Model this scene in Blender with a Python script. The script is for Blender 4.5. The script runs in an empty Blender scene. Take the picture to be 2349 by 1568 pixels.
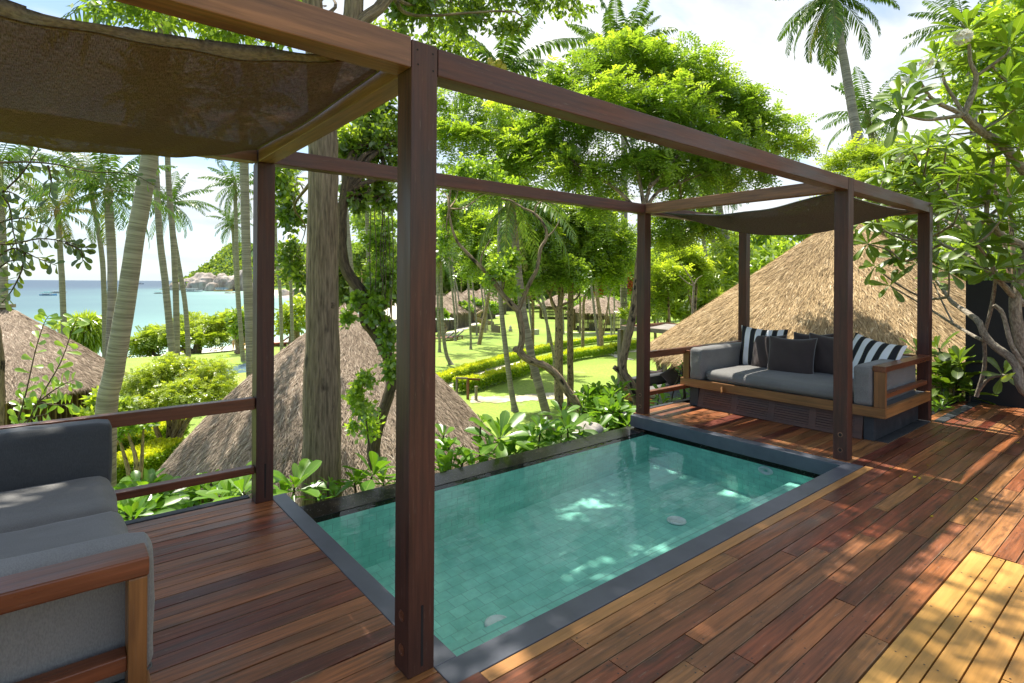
import bpy, math
import numpy as np
from mathutils import Vector, Matrix
rng = np.random.default_rng(7)
C = bpy.context.scene.collection
# ---------------------------------------------------------------- camera model (display pixels of a 2349 px wide picture)
H = 1.55
S_ = 1.6347; FD = 2084.135 / S_; CX = 1918.35 / S_; HY = 1061.3 / S_
YAW = math.radians(51.0212); ROLL = 0.0060
sY, cY = math.sin(YAW), math.cos(YAW)
def ray(x, y):
    a, b = x - CX, y - HY
    du = a * math.cos(ROLL) + b * math.sin(ROLL); dv = b * math.cos(ROLL) - a * math.sin(ROLL)
    r = du / FD; z = -dv / FD
    return np.array([r * sY + cY, -r * cY + sY, z])
def U(x, y, D):
    q = ray(x, y) * D; q[2] += H; return q
def GP(x, y, z):
    d = ray(x, y); q = d * ((z - H) / d[2]); q[2] += H; return q
def RD(X, Y): return X * sY - Y * cY, X * cY + Y * sY
def WXY(r, D): return r * sY + D * cY, -r * cY + D * sY
def nrm(v): return v / (np.linalg.norm(v, axis=-1, keepdims=True) + 1e-9)
def smooth(t): t = np.clip(t, 0, 1); return t * t * (3 - 2 * t)
UP = np.array([0, 0, 1.0])

# ---------------------------------------------------------------- mesh builder
class MB:
    def __init__(s): s.V = []; s.F = []; s.R = []; s.G = []; s.MI = []; s.SM = []; s.n = 0
    def add(s, V, F, rnd=0.5, gr=None, mi=0, sm=False):
        V = np.asarray(V, float); F = np.asarray(F, int)
        s.V.append(V); s.F.append(F + s.n); s.n += len(V)
        s.R.append(np.broadcast_to(np.asarray(rnd, float), (len(V),)))
        s.G.append(V if gr is None else np.asarray(gr, float))
        s.MI.append(np.full(len(F), mi)); s.SM.append(np.full(len(F), sm))
        return s
    def mesh(s, name, mats):
        me = bpy.data.meshes.new(name)
        V = np.concatenate(s.V); me.vertices.add(len(V)); me.vertices.foreach_set('co', V.ravel())
        loops = np.concatenate([f.ravel() for f in s.F])
        tot = np.concatenate([np.full(len(f), f.shape[1]) for f in s.F])
        st = np.concatenate([[0], np.cumsum(tot)[:-1]])
        me.loops.add(len(loops)); me.loops.foreach_set('vertex_index', loops)
        me.polygons.add(len(tot)); me.polygons.foreach_set('loop_start', st)
        me.polygons.foreach_set('material_index', np.concatenate(s.MI))
        me.polygons.foreach_set('use_smooth', np.concatenate(s.SM))
        me.update(calc_edges=True)
        a = me.attributes.new('rnd', 'FLOAT', 'POINT'); a.data.foreach_set('value', np.concatenate(s.R))
        a = me.attributes.new('gr', 'FLOAT_VECTOR', 'POINT'); a.data.foreach_set('vector', np.concatenate(s.G).ravel())
        for m in (mats if isinstance(mats, (list, tuple)) else [mats]): me.materials.append(m)
        return me
    def build(s, name, mats, parent=None, bevel=0):
        o = bpy.data.objects.new(name, s.mesh(name, mats)); C.objects.link(o)
        if parent is not None:
            o.parent = parent; o.matrix_parent_inverse = Matrix.Translation(-parent.location) if parent.rotation_euler.z == 0 else parent.matrix_basis.inverted()
        if bevel:
            b = o.modifiers.new('bevel', 'BEVEL'); b.width = bevel; b.segments = 2; b.limit_method = 'ANGLE'
        return o
    def box(s, x0, x1, y0, y1, z0, z1, rnd=None, mi=0, M=None, cen=False):
        V = np.array([[x, y, z] for x in (x0, x1) for y in (y0, y1) for z in (z0, z1)], float)
        F = [[0, 1, 3, 2], [4, 6, 7, 5], [0, 4, 5, 1], [2, 3, 7, 6], [0, 2, 6, 4], [1, 5, 7, 3]]
        d = np.array([x1 - x0, y1 - y0, z1 - z0]); k = int(np.argmax(d)); o = [k, (k + 1) % 3, (k + 2) % 3]
        gr = V[:, o] + rng.uniform(0, 50, 3)
        if cen: gr = np.stack([V[:, 0] + rng.uniform(0, 900), V[:, 1] - (y0 + y1) / 2, V[:, 2] * 0 + rng.uniform(0, 90)], 1)
        if M is not None: V = np.array([list(M @ Vector(v)) for v in V])
        return s.add(V, F, rng.random() if rnd is None else rnd, gr, mi)
    def beam(s, p, q, w, h, rnd=None, mi=0, up=UP):
        p = np.array(p, float); q = np.array(q, float); d = q - p; L = np.linalg.norm(d); d /= L
        side = np.cross(d, up)
        if np.linalg.norm(side) < 1e-4: side = np.array([1., 0, 0])
        side = nrm(side); u = np.cross(side, d)
        V = []; G = []; off = rng.uniform(0, 50, 3)
        for t in (0, L):
            for a in (-1, 1):
                for b in (-1, 1):
                    V.append(p + d * t + side * a * w / 2 + u * b * h / 2); G.append(off + [t, a * w / 2, b * h / 2])
        F = [[0, 1, 3, 2], [4, 6, 7, 5], [0, 4, 5, 1], [2, 3, 7, 6], [0, 2, 6, 4], [1, 5, 7, 3]]
        return s.add(V, F, rng.random() if rnd is None else rnd, G, mi)
    def tube(s, P, R, n=8, rnd=None, mi=0, sub=4, cap=True, wob=0):
        P = np.asarray(P, float); R = np.broadcast_to(np.asarray(R, float), (len(P),))
        if sub > 1 and len(P) > 2:
            Q = np.vstack([2 * P[0] - P[1], P, 2 * P[-1] - P[-2]]); out = []; ro = []
            for i in range(len(P) - 1):
                a, b, c, d = Q[i:i + 4]
                for t in np.arange(sub) / sub:
                    out.append(.5 * (2 * b + (c - a) * t + (2 * a - 5 * b + 4 * c - d) * t * t + (3 * b - a - 3 * c + d) * t ** 3))
                    ro.append(R[i] * (1 - t) + R[i + 1] * t)
            out.append(P[-1]); ro.append(R[-1]); P = np.array(out); R = np.array(ro)
        T = nrm(np.gradient(P, axis=0)); ref = np.array([0.31, .95, .02]) if abs(T[0][2]) > .5 else UP
        A = nrm(np.cross(T, ref)); B = np.cross(T, A)
        ang = np.arange(n) * 2 * np.pi / n; m = len(P)
        rr = R[:, None] * (1 + wob * rng.normal(size=(m, n)))
        V = P[:, None] + rr[..., None] * (np.cos(ang)[None, :, None] * A[:, None] + np.sin(ang)[None, :, None] * B[:, None])
        ln = np.concatenate([[0], np.cumsum(np.linalg.norm(np.diff(P, axis=0), axis=1))])
        G = np.stack([np.repeat(ln[:, None], n, 1), np.cos(ang)[None] * R[:, None], np.sin(ang)[None] * R[:, None]], -1)
        i = np.arange(m - 1)[:, None] * n; j = np.arange(n)[None]; jn = (j + 1) % n
        F = np.stack([i + j, i + jn, i + n + jn, i + n + j], -1).reshape(-1, 4)
        r = rng.random() if rnd is None else rnd
        s.add(V.reshape(-1, 3), F, r, G.reshape(-1, 3) + rng.uniform(0, 9), mi, True)
        if cap:
            for k in (0, m - 1):
                s.add(V[k], [np.arange(n)[::-1] if k == 0 else np.arange(n)], r, G[k], mi)
        return s
    def grid(s, P, rnd=.5, mi=0, sm=True, gr=None, wrap=False):
        P = np.asarray(P); a, b = P.shape[:2]
        i = np.arange(a - 1)[:, None]; j = np.arange(b if wrap else b - 1)[None]; jn = (j + 1) % b
        F = np.stack([i * b + j, (i + 1) * b + j, (i + 1) * b + jn, i * b + jn], -1).reshape(-1, 4)
        return s.add(P.reshape(-1, 3), F, np.asarray(rnd).ravel() if np.ndim(rnd) else rnd, None if gr is None else np.asarray(gr).reshape(-1, 3), mi, sm)
    def ell(s, c, r, n=14, m=9, noise=0, rnd=.5, mi=0, rot=0, sm=True):
        th = np.linspace(0, np.pi, m); ph = np.arange(n) * 2 * np.pi / n
        D = np.stack([np.sin(th)[:, None] * np.cos(ph), np.sin(th)[:, None] * np.sin(ph), np.cos(th)[:, None] * np.ones(n)], -1)
        k = rng.normal(size=(6, 3)) * 2.2; f = sum(np.sin(D @ q + rng.uniform(0, 6)) for q in k) / 6
        Q = D * (1 + noise * f)[..., None] * np.asarray(r, float)
        cr, sr = math.cos(rot), math.sin(rot)
        Q = np.stack([Q[..., 0] * cr - Q[..., 1] * sr, Q[..., 0] * sr + Q[..., 1] * cr, Q[..., 2]], -1)
        return s.grid(Q + np.asarray(c, float), rnd, mi, sm, wrap=True)
    # flat rhombus leaves
    def leaves(s, P, d, side, L, W, rnd, mi=0, cup=.0):
        n = len(P); L = np.broadcast_to(L, (n,))[:, None]; W = np.broadcast_to(W, (n,))[:, None]
        d = nrm(d); side = nrm(side - d * (side * d).sum(-1, keepdims=True)); nn = np.cross(d, side)
        V = np.stack([P, P + d * L * .5 + side * W * .5 + nn * cup * W, P + d * L, P + d * L * .5 - side * W * .5 + nn * cup * W], 1)
        F = np.arange(n * 4).reshape(n, 4)
        return s.add(V.reshape(-1, 3), F, np.repeat(rnd, 4) if np.ndim(rnd) else rnd, None, mi)
    # big curved obovate leaves
    def bigleaves(s, P, d, up, L, W, lift, droop, rnd, mi=0):
        n = len(P); d = nrm(d); up = nrm(up - d * (up * d).sum(-1, keepdims=True)); side = np.cross(d, up)
        t = np.array([0, .3, .55, .78, .93, 1.0]); w = np.array([.07, .38, .8, 1.0, .72, .18])
        L = np.broadcast_to(L, (n,)); W = np.broadcast_to(W, (n,)); lift = np.broadcast_to(lift, (n,)); droop = np.broadcast_to(droop, (n,))
        cen = P[:, None] + d[:, None] * (t[None] * L[:, None])[..., None] + up[:, None] * ((lift[:, None] * t - droop[:, None] * t ** 2) * L[:, None])[..., None]
        V = np.empty((n, 6, 3, 3))
        for k, sg in enumerate((-1, 0, 1)):
            V[:, :, k] = cen + side[:, None] * (sg * w[None] * W[:, None] / 2)[..., None] + up[:, None] * (abs(sg) * .16 * w[None] * W[:, None])[..., None]
        b = (np.arange(n) * 18)[:, None, None]; i = np.arange(5)[None, :, None] * 3; j = np.arange(2)[None, None]
        F = np.stack([b + i + j, b + i + 3 + j, b + i + 4 + j, b + i + 1 + j], -1).reshape(-1, 4)
        G = np.zeros((n, 6, 3, 3)); G[..., 0] = t[None, :, None]; G[..., 1] = np.array([-1, 0, 1])[None, None] * w[None, :, None]
        return s.add(V.reshape(-1, 3), F, np.repeat(rnd, 18), G.reshape(-1, 3), mi, True)

def tag(o, label=None, cat=None, group=None, kind=None):
    if label: o['label'] = label
    if cat: o['category'] = cat
    if group: o['group'] = group
    if kind: o['kind'] = kind
    return o
def thing(name, label, cat, loc=(0, 0, 0), group=None, rz=0):
    o = bpy.data.objects.new(name, None); C.objects.link(o); o.location = [float(v) for v in loc]; o.rotation_euler = (0, 0, rz)
    o.empty_display_size = .2
    return tag(o, label, cat, group)

# ---------------------------------------------------------------- materials
def mat(name):
    m = bpy.data.materials.new(name); m.use_nodes = True; nt = m.node_tree; nt.nodes.clear()
    out = nt.nodes.new('ShaderNodeOutputMaterial')
    def N(t, **k):
        n = nt.nodes.new('ShaderNode' + t)
        for a, b in k.items():
            if a.startswith('i_'): n.inputs[a[2:].replace('_', ' ')].default_value = b
            else: setattr(n, a, b)
        return n
    def Lk(a, b): nt.links.new(a, b)
    return m, nt, out, N, Lk
def ramp(N, stops):
    r = N('ValToRGB'); e = r.color_ramp.elements
    while len(e) < len(stops): e.new(.5)
    for k, (p, c) in zip(e, stops): k.position = p; k.color = (*c, 1) if len(c) == 3 else c
    return r
def attr(N, nm):
    a = N('Attribute'); a.attribute_name = nm; return a
def mapping(N, Lk, src, scale):
    v = N('VectorMath', operation='MULTIPLY'); Lk(src, v.inputs[0]); v.inputs[1].default_value = scale; return v.outputs[0]
def mixc(N, Lk, fac, a, b, mode='MIX'):
    m = N('Mix', data_type='RGBA', blend_type=mode)
    for i, v in ((0, fac), (6, a), (7, b)):
        if hasattr(v, 'is_linked'): Lk(v, m.inputs[i])
        elif i == 0: m.inputs[0].default_value = v
        else: m.inputs[i].default_value = (*v, 1)
    return m.outputs[2]

def wood(name, stops, rough=.45, grain=.45, wear=0.0, spots=0.0, bump=.25, edge=0):
    m, nt, out, N, Lk = mat(name)
    g = attr(N, 'gr').outputs['Vector']; r = attr(N, 'rnd').outputs['Fac']
    base = ramp(N, stops); Lk(r, base.inputs[0]); base.color_ramp.interpolation = 'LINEAR'
    n1 = N('TexNoise', i_Scale=1.0, i_Detail=5.0, i_Roughness=.6); Lk(mapping(N, Lk, g, (2.5, 55, 55)), n1.inputs['Vector'])
    n2 = N('TexNoise', i_Scale=1.0, i_Detail=3.0); Lk(mapping(N, Lk, g, (1.4, 7, 7)), n2.inputs['Vector'])
    r1 = ramp(N, [(.3, (1 - grain,) * 3), (.7, (1 + grain * .5,) * 3)]); Lk(n1.outputs[0], r1.inputs[0])
    c = mixc(N, Lk, 1.0, base.outputs[0], r1.outputs[0], 'MULTIPLY')
    r2 = ramp(N, [(.3, (.66, .64, .62)), (.7, (1.25, 1.22, 1.15))]); Lk(n2.outputs[0], r2.inputs[0])
    c = mixc(N, Lk, 1.0, c, r2.outputs[0], 'MULTIPLY')
    if wear:
        n3 = N('TexNoise', i_Scale=1.0, i_Detail=6.0, i_Roughness=.75); Lk(mapping(N, Lk, g, (9, 90, 90)), n3.inputs['Vector'])
        r3 = ramp(N, [(.60, (0, 0, 0)), (.72, (wear,) * 3)]); Lk(n3.outputs[0], r3.inputs[0])
        c = mixc(N, Lk, r3.outputs[0], c, (.42, .33, .25))
    if spots:
        n4 = N('TexNoise', i_Scale=1.0, i_Detail=2.0); Lk(mapping(N, Lk, g, (5, 14, 14)), n4.inputs['Vector'])
        r4 = ramp(N, [(.62, (0, 0, 0)), (.74, (spots,) * 3)]); Lk(n4.outputs[0], r4.inputs[0])
        c = mixc(N, Lk, r4.outputs[0], c, (.03, .018, .012))
    if edge:   # chalky worn board edges
        sp = N('SeparateXYZ'); Lk(g, sp.inputs[0]); ab = N('Math', operation='ABSOLUTE'); Lk(sp.outputs[1], ab.inputs[0])
        n5 = N('TexNoise', i_Scale=1.0, i_Detail=4.0); Lk(mapping(N, Lk, g, (4, 30, 30)), n5.inputs['Vector']); ma = N('Math', operation='MULTIPLY_ADD'); Lk(n5.outputs[0], ma.inputs[0]); ma.inputs[1].default_value = .012; Lk(ab.outputs[0], ma.inputs[2])
        r5 = ramp(N, [(edge + .0035, (0, 0, 0)), (edge + .0065, (.75, .75, .75))]); Lk(ma.outputs[0], r5.inputs[0]); c = mixc(N, Lk, r5.outputs[0], c, (.36, .27, .17))
    p = N('BsdfPrincipled'); Lk(c, p.inputs['Base Color'])
    rr = ramp(N, [(.3, (rough - .1,) * 3), (.75, (rough + .2,) * 3)]); Lk(n2.outputs[0], rr.inputs[0]); Lk(rr.outputs[0], p.inputs['Roughness'])
    b = N('Bump', i_Strength=bump, i_Distance=.004); Lk(n1.outputs[0], b.inputs['Height']); Lk(b.outputs[0], p.inputs['Normal'])
    Lk(p.outputs[0], out.inputs[0]); return m

def leafmat(name, stops, transl=.45, gloss=.06, tl=(1.75, 1.7, .8), vein=0):
    m, nt, out, N, Lk = mat(name)
    r = attr(N, 'rnd').outputs['Fac']; base = ramp(N, stops); Lk(r, base.inputs[0]); c = base.outputs[0]
    if vein:
        g = attr(N, 'gr').outputs['Vector']; sp = N('SeparateXYZ'); Lk(g, sp.inputs[0])
        ab = N('Math', operation='ABSOLUTE'); Lk(sp.outputs[1], ab.inputs[0])
        rv = ramp(N, [(0, (vein,) * 3), (.09, (0, 0, 0))]); Lk(ab.outputs[0], rv.inputs[0])
        c = mixc(N, Lk, rv.outputs[0], c, (.30, .38, .10))
    d = N('BsdfDiffuse'); Lk(c, d.inputs[0]); t = N('BsdfTranslucent')
    Lk(mixc(N, Lk, 1.0, c, tl, 'MULTIPLY'), t.inputs[0])
    mx = N('MixShader'); mx.inputs[0].default_value = transl; Lk(d.outputs[0], mx.inputs[1]); Lk(t.outputs[0], mx.inputs[2])
    gl = N('BsdfGlossy', i_Roughness=.35); gl.inputs[0].default_value = (1, 1, 1, 1)
    m2 = N('MixShader'); m2.inputs[0].default_value = gloss; Lk(mx.outputs[0], m2.inputs[1]); Lk(gl.outputs[0], m2.inputs[2])
    Lk(m2.outputs[0], out.inputs[0]); return m

def surf(name, c1, c2, scale=(6, 6, 6), rough=.7, bump=.2, coord='gr', lo=.35, hi=.65, detail=5, extra=None, dist=.02):
    m, nt, out, N, Lk = mat(name)
    g = attr(N, 'gr').outputs['Vector'] if coord == 'gr' else N('NewGeometry').outputs['Position']
    n = N('TexNoise', i_Scale=1.0, i_Detail=float(detail), i_Roughness=.6); Lk(mapping(N, Lk, g, scale), n.inputs['Vector'])
    r = ramp(N, [(lo, c1), (hi, c2)]); Lk(n.outputs[0], r.inputs[0]); c = r.outputs[0]
    if extra:
        n2 = N('TexNoise', i_Scale=1.0, i_Detail=3.0); Lk(mapping(N, Lk, g, extra[0]), n2.inputs['Vector'])
        r2 = ramp(N, [(extra[2], (0, 0, 0)), (extra[3], (1, 1, 1))]); Lk(n2.outputs[0], r2.inputs[0]); c = mixc(N, Lk, r2.outputs[0], c, extra[1])
    p = N('BsdfPrincipled', i_Roughness=rough); Lk(c, p.inputs['Base Color'])
    if bump:
        b = N('Bump', i_Strength=bump, i_Distance=dist); Lk(n.outputs[0], b.inputs['Height']); Lk(b.outputs[0], p.inputs['Normal'])
    Lk(p.outputs[0], out.inputs[0]); return m
def plain(name, c, rough=.6, metal=0):
    return surf(name, tuple(v * .85 for v in c), tuple(min(1, v * 1.1) for v in c), (9, 9, 9), rough, .05)

M = {}
M['deck'] = wood('deck wood', [(0, (.115, .024, .013)), (.16, (.20, .048, .020)), (.3, (.29, .098, .032)), (.42, (.15, .042, .021)), (.55, (.25, .092, .033)), (.68, (.34, .118, .038)), (.8, (.21, .083, .033)), (.9, (.29, .13, .045)), (1, (.38, .165, .056))], .38, .62, .6, .65, .35, .0475)
M['newdeck'] = wood('new deck wood', [(0, (.46, .235, .055)), (.5, (.51, .275, .068)), (1, (.43, .21, .048))], .42, .22, .1, .12, .12)
M['orange'] = wood('orange deck wood', [(0, (.48, .25, .085)), (1, (.42, .20, .065))], .4, .25, .15, .2)
M['post'] = wood('mahogany post', [(0, (.066, .0185, .0095)), (.5, (.084, .024, .0115)), (1, (.070, .024, .013))], .52, .5, .16, .2)
M['beam'] = wood('mahogany beam', [(0, (.098, .032, .018)), (1, (.12, .041, .023))], .5, .45, .22, .25)
M['paleb'] = wood('teak beam', [(0, (.21, .092, .047)), (1, (.25, .115, .058))], .5, .45, .25, .2)
M['redrail'] = wood('red stained rail', [(0, (.15, .045, .018)), (1, (.20, .068, .026))], .32, .4, .12, .2)
M['teak'] = wood('teak sofa frame', [(0, (.22, .095, .030)), (1, (.30, .14, .042))], .38, .4, .1, .25)
M['louvre'] = wood('louvre wood', [(0, (.085, .038, .025)), (1, (.11, .048, .03))], .5, .3, .1)
M['greywood'] = wood('weathered wood', [(0, (.22, .19, .15)), (1, (.30, .26, .20))], .7, .4)
M['slate'] = surf('slate coping', (.070, .076, .094), (.095, .102, .122), (4, 4, 4), .38, .06, extra=((22, 22, 22), (.10, .105, .115), .66, .8))
M['darkpaint'] = surf('dark grey paint', (.016, .019, .023), (.034, .038, .043), (7, 7, 7), .6, .15, extra=((30, 30, 8), (.10, .11, .12), .66, .8))
M['black'] = surf('black render', (.006, .006, .007), (.010, .010, .011), (3, 3, 3), .7, .08)
M['dark'] = plain('dark void', (.012, .010, .009), .9)
M['nail'] = plain('nail head', (.03, .028, .027), .5)
def weir():
    m, nt, out, N, Lk = mat('wet black granite'); g = attr(N, 'gr').outputs['Vector']
    v = N('TexVoronoi', i_Scale=95.0); Lk(g, v.inputs['Vector']); r = ramp(N, [(.0, (.30, .29, .26)), (.17, (.25, .24, .21)), (.24, (.018, .015, .012))]); Lk(v.outputs['Distance'], r.inputs[0])
    v2 = N('TexNoise', i_Scale=40.0, i_Detail=1.0); Lk(g, v2.inputs['Vector']); r2 = ramp(N, [(.52, (0, 0, 0)), (.62, (1, 1, 1))]); Lk(v2.outputs[0], r2.inputs[0])
    c = mixc(N, Lk, r2.outputs[0], (.016, .014, .011), r.outputs[0])
    n = N('TexNoise', i_Scale=7.0, i_Detail=2.0); Lk(g, n.inputs['Vector'])
    p = N('BsdfPrincipled', i_Roughness=.16); p.inputs['Specular IOR Level'].default_value = .12; Lk(c, p.inputs['Base Color']); b = N('Bump', i_Strength=.06, i_Distance=.01); Lk(n.outputs[0], b.inputs['Height']); Lk(b.outputs[0], p.inputs['Normal'])
    Lk(p.outputs[0], out.inputs[0]); return m
M['weir'] = weir()
def tiles():
    m, nt, out, N, Lk = mat('green stone pool tile'); g = attr(N, 'gr').outputs['Vector']
    br = N('TexBrick', offset=.5, i_Scale=1.0); Lk(g, br.inputs['Vector'])
    br.inputs['Brick Width'].default_value = .115; br.inputs['Row Height'].default_value = .105; br.inputs['Mortar Size'].default_value = .0022; br.inputs['Bias'].default_value = -.1
    br.inputs['Color1'].default_value = (.29, .68, .59, 1); br.inputs['Color2'].default_value = (.37, .78, .68, 1); br.inputs['Mortar'].default_value = (.25, .50, .44, 1)
    n = N('TexNoise', i_Scale=5.0, i_Detail=6.0, i_Roughness=.7); Lk(g, n.inputs['Vector']); r = ramp(N, [(.3, (.72, .78, .74)), (.7, (1.2, 1.15, 1.1))]); Lk(n.outputs[0], r.inputs[0])
    c = mixc(N, Lk, 1.0, br.outputs[0], r.outputs[0], 'MULTIPLY')
    n7 = N('TexNoise', i_Scale=.9, i_Detail=3.0); Lk(g, n7.inputs['Vector']); r7 = ramp(N, [(.3, (.78, .84, .84)), (.7, (1.1, 1.06, 1.02))]); Lk(n7.outputs[0], r7.inputs[0]); c = mixc(N, Lk, 1.0, c, r7.outputs[0], 'MULTIPLY')
    v = N('TexVoronoi', i_Scale=14.0); Lk(g, v.inputs['Vector']); rv = ramp(N, [(.05, (.6, .6, .6)), (.09, (0, 0, 0))]); Lk(v.outputs['Distance'], rv.inputs[0])
    c = mixc(N, Lk, rv.outputs[0], c, (.50,.62,.55))
    p = N('BsdfPrincipled', i_Roughness=.6); Lk(c, p.inputs['Base Color']); Lk(p.outputs[0], out.inputs[0]); return m
M['tile'] = tiles()
def water():
    m, nt, out, N, Lk = mat('pool water'); g = N('NewGeometry').outputs['Position']
    n = N('TexNoise', i_Scale=1.0, i_Detail=3.0, i_Roughness=.55); Lk(mapping(N, Lk, g, (5, 9, 5)), n.inputs['Vector'])
    b = N('Bump', i_Strength=.09, i_Distance=.03); Lk(n.outputs[0], b.inputs['Height'])
    t = N('BsdfTransparent'); t.inputs[0].default_value = (.90, .99, .98, 1)
    gl = N('BsdfGlossy', i_Roughness=.0); Lk(b.outputs[0], gl.inputs['Normal'])
    f = N('Fresnel', i_IOR=1.33); Lk(b.outputs[0], f.inputs['Normal'])
    fm = N('Math', operation='MULTIPLY'); fm.inputs[1].default_value = .55; Lk(f.outputs[0], fm.inputs[0]); mx = N('MixShader'); Lk(fm.outputs[0], mx.inputs[0]); Lk(t.outputs[0], mx.inputs[1]); Lk(gl.outputs[0], mx.inputs[2]); Lk(mx.outputs[0], out.inputs[0]); return m
M['water'] = water()
def fabric(name, c, stripe=(420, 420, 60), rib=.25):
    m, nt, out, N, Lk = mat(name); g = attr(N, 'gr').outputs['Vector']
    n = N('TexNoise', i_Scale=1.0, i_Detail=2.0); Lk(mapping(N, Lk, g, stripe), n.inputs['Vector'])
    r = ramp(N, [(.35, tuple(v * (1 - rib) for v in c)), (.65, tuple(v * (1 + rib) for v in c))]); Lk(n.outputs[0], r.inputs[0])
    n2 = N('TexNoise', i_Scale=3.0, i_Detail=3.0); Lk(g, n2.inputs['Vector']); r2 = ramp(N, [(.3, (.88,) * 3), (.7, (1.1,) * 3)]); Lk(n2.outputs[0], r2.inputs[0])
    cc = mixc(N, Lk, 1.0, r.outputs[0], r2.outputs[0], 'MULTIPLY')
    n3 = N('TexNoise', i_Scale=1.0, i_Detail=3.0); Lk(mapping(N, Lk, g, (6, 6, 16)), n3.inputs['Vector'])
    p = N('BsdfPrincipled', i_Roughness=.9); Lk(cc, p.inputs['Base Color']); p.inputs['Sheen Weight'].default_value = .15
    b0 = N('Bump', i_Strength=.25, i_Distance=.02); Lk(n3.outputs[0], b0.inputs['Height'])
    b = N('Bump', i_Strength=.3, i_Distance=.002); Lk(n.outputs[0], b.inputs['Height']); Lk(b0.outputs[0], b.inputs['Normal']); Lk(b.outputs[0], p.inputs['Normal'])
    Lk(p.outputs[0], out.inputs[0]); return m
M['grey'] = fabric('grey cushion fabric', (.165, .160, .148), (300, 300, 60), .14)
M['ribgrey'] = fabric('ribbed grey cushion fabric', (.175, .170, .160), (330, 120, 120), .13)
M['charcoal'] = fabric('charcoal cushion fabric', (.060, .064, .066), (300, 300, 80), .12)
M['brownp'] = fabric('dark brown pillow fabric', (.050, .034, .030))
M['piping'] = plain('grey piping', (.22, .21, .20), .8)
M['white'] = plain('white plastic', (.8, .8, .78), .4)
def stripes():
    m, nt, out, N, Lk = mat('black and white striped fabric'); g = attr(N, 'gr').outputs['Vector']; s = N('SeparateXYZ'); Lk(g, s.inputs[0])
    a = N('Math', operation='MULTIPLY'); Lk(s.outputs[0], a.inputs[0]); a.inputs[1].default_value = 1 / .135
    f = N('Math', operation='FRACT'); Lk(a.outputs[0], f.inputs[0])
    r = ramp(N, [(0, (.012, .013, .016)), (.44, (.012, .013, .016)), (.45, (.35, .33, .16)), (.475, (.78, .78, .78)), (.96, (.78, .78, .78)), (.98, (.35, .33, .16))]); r.color_ramp.interpolation = 'CONSTANT'; Lk(f.outputs[0], r.inputs[0])
    n3 = N('TexNoise', i_Scale=14.0, i_Detail=2.0); Lk(g, n3.inputs['Vector'])
    p = N('BsdfPrincipled', i_Roughness=.85); Lk(r.outputs[0], p.inputs['Base Color']); b0 = N('Bump', i_Strength=.3, i_Distance=.02); Lk(n3.outputs[0], b0.inputs['Height']); Lk(b0.outputs[0], p.inputs['Normal'])
    Lk(p.outputs[0], out.inputs[0]); return m
M['stripe'] = stripes()
def sail(name, c, op):
    m, nt, out, N, Lk = mat(name); g = attr(N, 'gr').outputs['Vector']
    n = N('TexNoise', i_Scale=1.0, i_Detail=2.0); Lk(mapping(N, Lk, g, (420, 36, 40)), n.inputs['Vector'])
    n2 = N('TexNoise', i_Scale=1.0, i_Detail=2.0); Lk(mapping(N, Lk, g, (36, 420, 40)), n2.inputs['Vector'])
    ad = N('Math', operation='ADD'); Lk(n.outputs[0], ad.inputs[0]); Lk(n2.outputs[0], ad.inputs[1])
    r = ramp(N, [(.38, tuple(v * .55 for v in c)), (.62, tuple(v * 1.5 for v in c))]); h = N('Math', operation='MULTIPLY'); Lk(ad.outputs[0], h.inputs[0]); h.inputs[1].default_value = .5; Lk(h.outputs[0], r.inputs[0])
    d = N('BsdfDiffuse'); Lk(r.outputs[0], d.inputs[0]); t = N('BsdfTranslucent'); Lk(r.outputs[0], t.inputs[0])
    mx = N('MixShader'); mx.inputs[0].default_value = .28; Lk(d.outputs[0], mx.inputs[1]); Lk(t.outputs[0], mx.inputs[2])
    tr = N('BsdfTransparent'); ro = ramp(N, [(.36, (0, 0, 0)), (.62, (op,) * 3)]); Lk(h.outputs[0], ro.inputs[0])
    m2 = N('MixShader'); Lk(ro.outputs[0], m2.inputs[0]); Lk(mx.outputs[0], m2.inputs[1]); Lk(tr.outputs[0], m2.inputs[2]); Lk(m2.outputs[0], out.inputs[0]); return m
M['sail'] = sail('brown shade mesh', (.185, .115, .085), .19)
M['sail2'] = sail('grey brown shade mesh', (.10, .082, .066), .15)
M['hem'] = surf('sail hem', (.10, .075, .055), (.20, .155, .115), (60, 200, 60), .9, .3)
def thatch(name, stops, rough=.9):
    m, nt, out, N, Lk = mat(name); r = attr(N, 'rnd').outputs['Fac']; base = ramp(N, stops); Lk(r, base.inputs[0])
    g = N('NewGeometry').outputs['Position']; n = N('TexNoise', i_Scale=.9, i_Detail=4.0); Lk(g, n.inputs['Vector']); r2 = ramp(N, [(.3, (.80, .78, .75)), (.68, (1.1, 1.1, 1.1))]); Lk(n.outputs[0], r2.inputs[0])
    p = N('BsdfPrincipled', i_Roughness=rough); Lk(mixc(N, Lk, 1.0, base.outputs[0], r2.outputs[0], 'MULTIPLY'), p.inputs['Base Color']); Lk(p.outputs[0], out.inputs[0]); return m
M['thatch_gold'] = thatch('golden thatch', [(0, (.17, .105, .045)), (.4, (.39, .265, .125)), (.8, (.56, .41, .22)), (1, (.72, .57, .36))])
M['thatch_grey'] = thatch('grey thatch', [(0, (.15, .105, .07)), (.4, (.36, .272, .195)), (.8, (.52, .41, .305)), (1, (.66, .55, .43))])
M['bark'] = surf('grey brown bark', (.115, .082, .05), (.32, .24, .155), (5, 60, 60), .9, .9, lo=.36, hi=.66, dist=.03, extra=((4, 9, 9), (.06, .042, .028), .60, .72))
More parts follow.
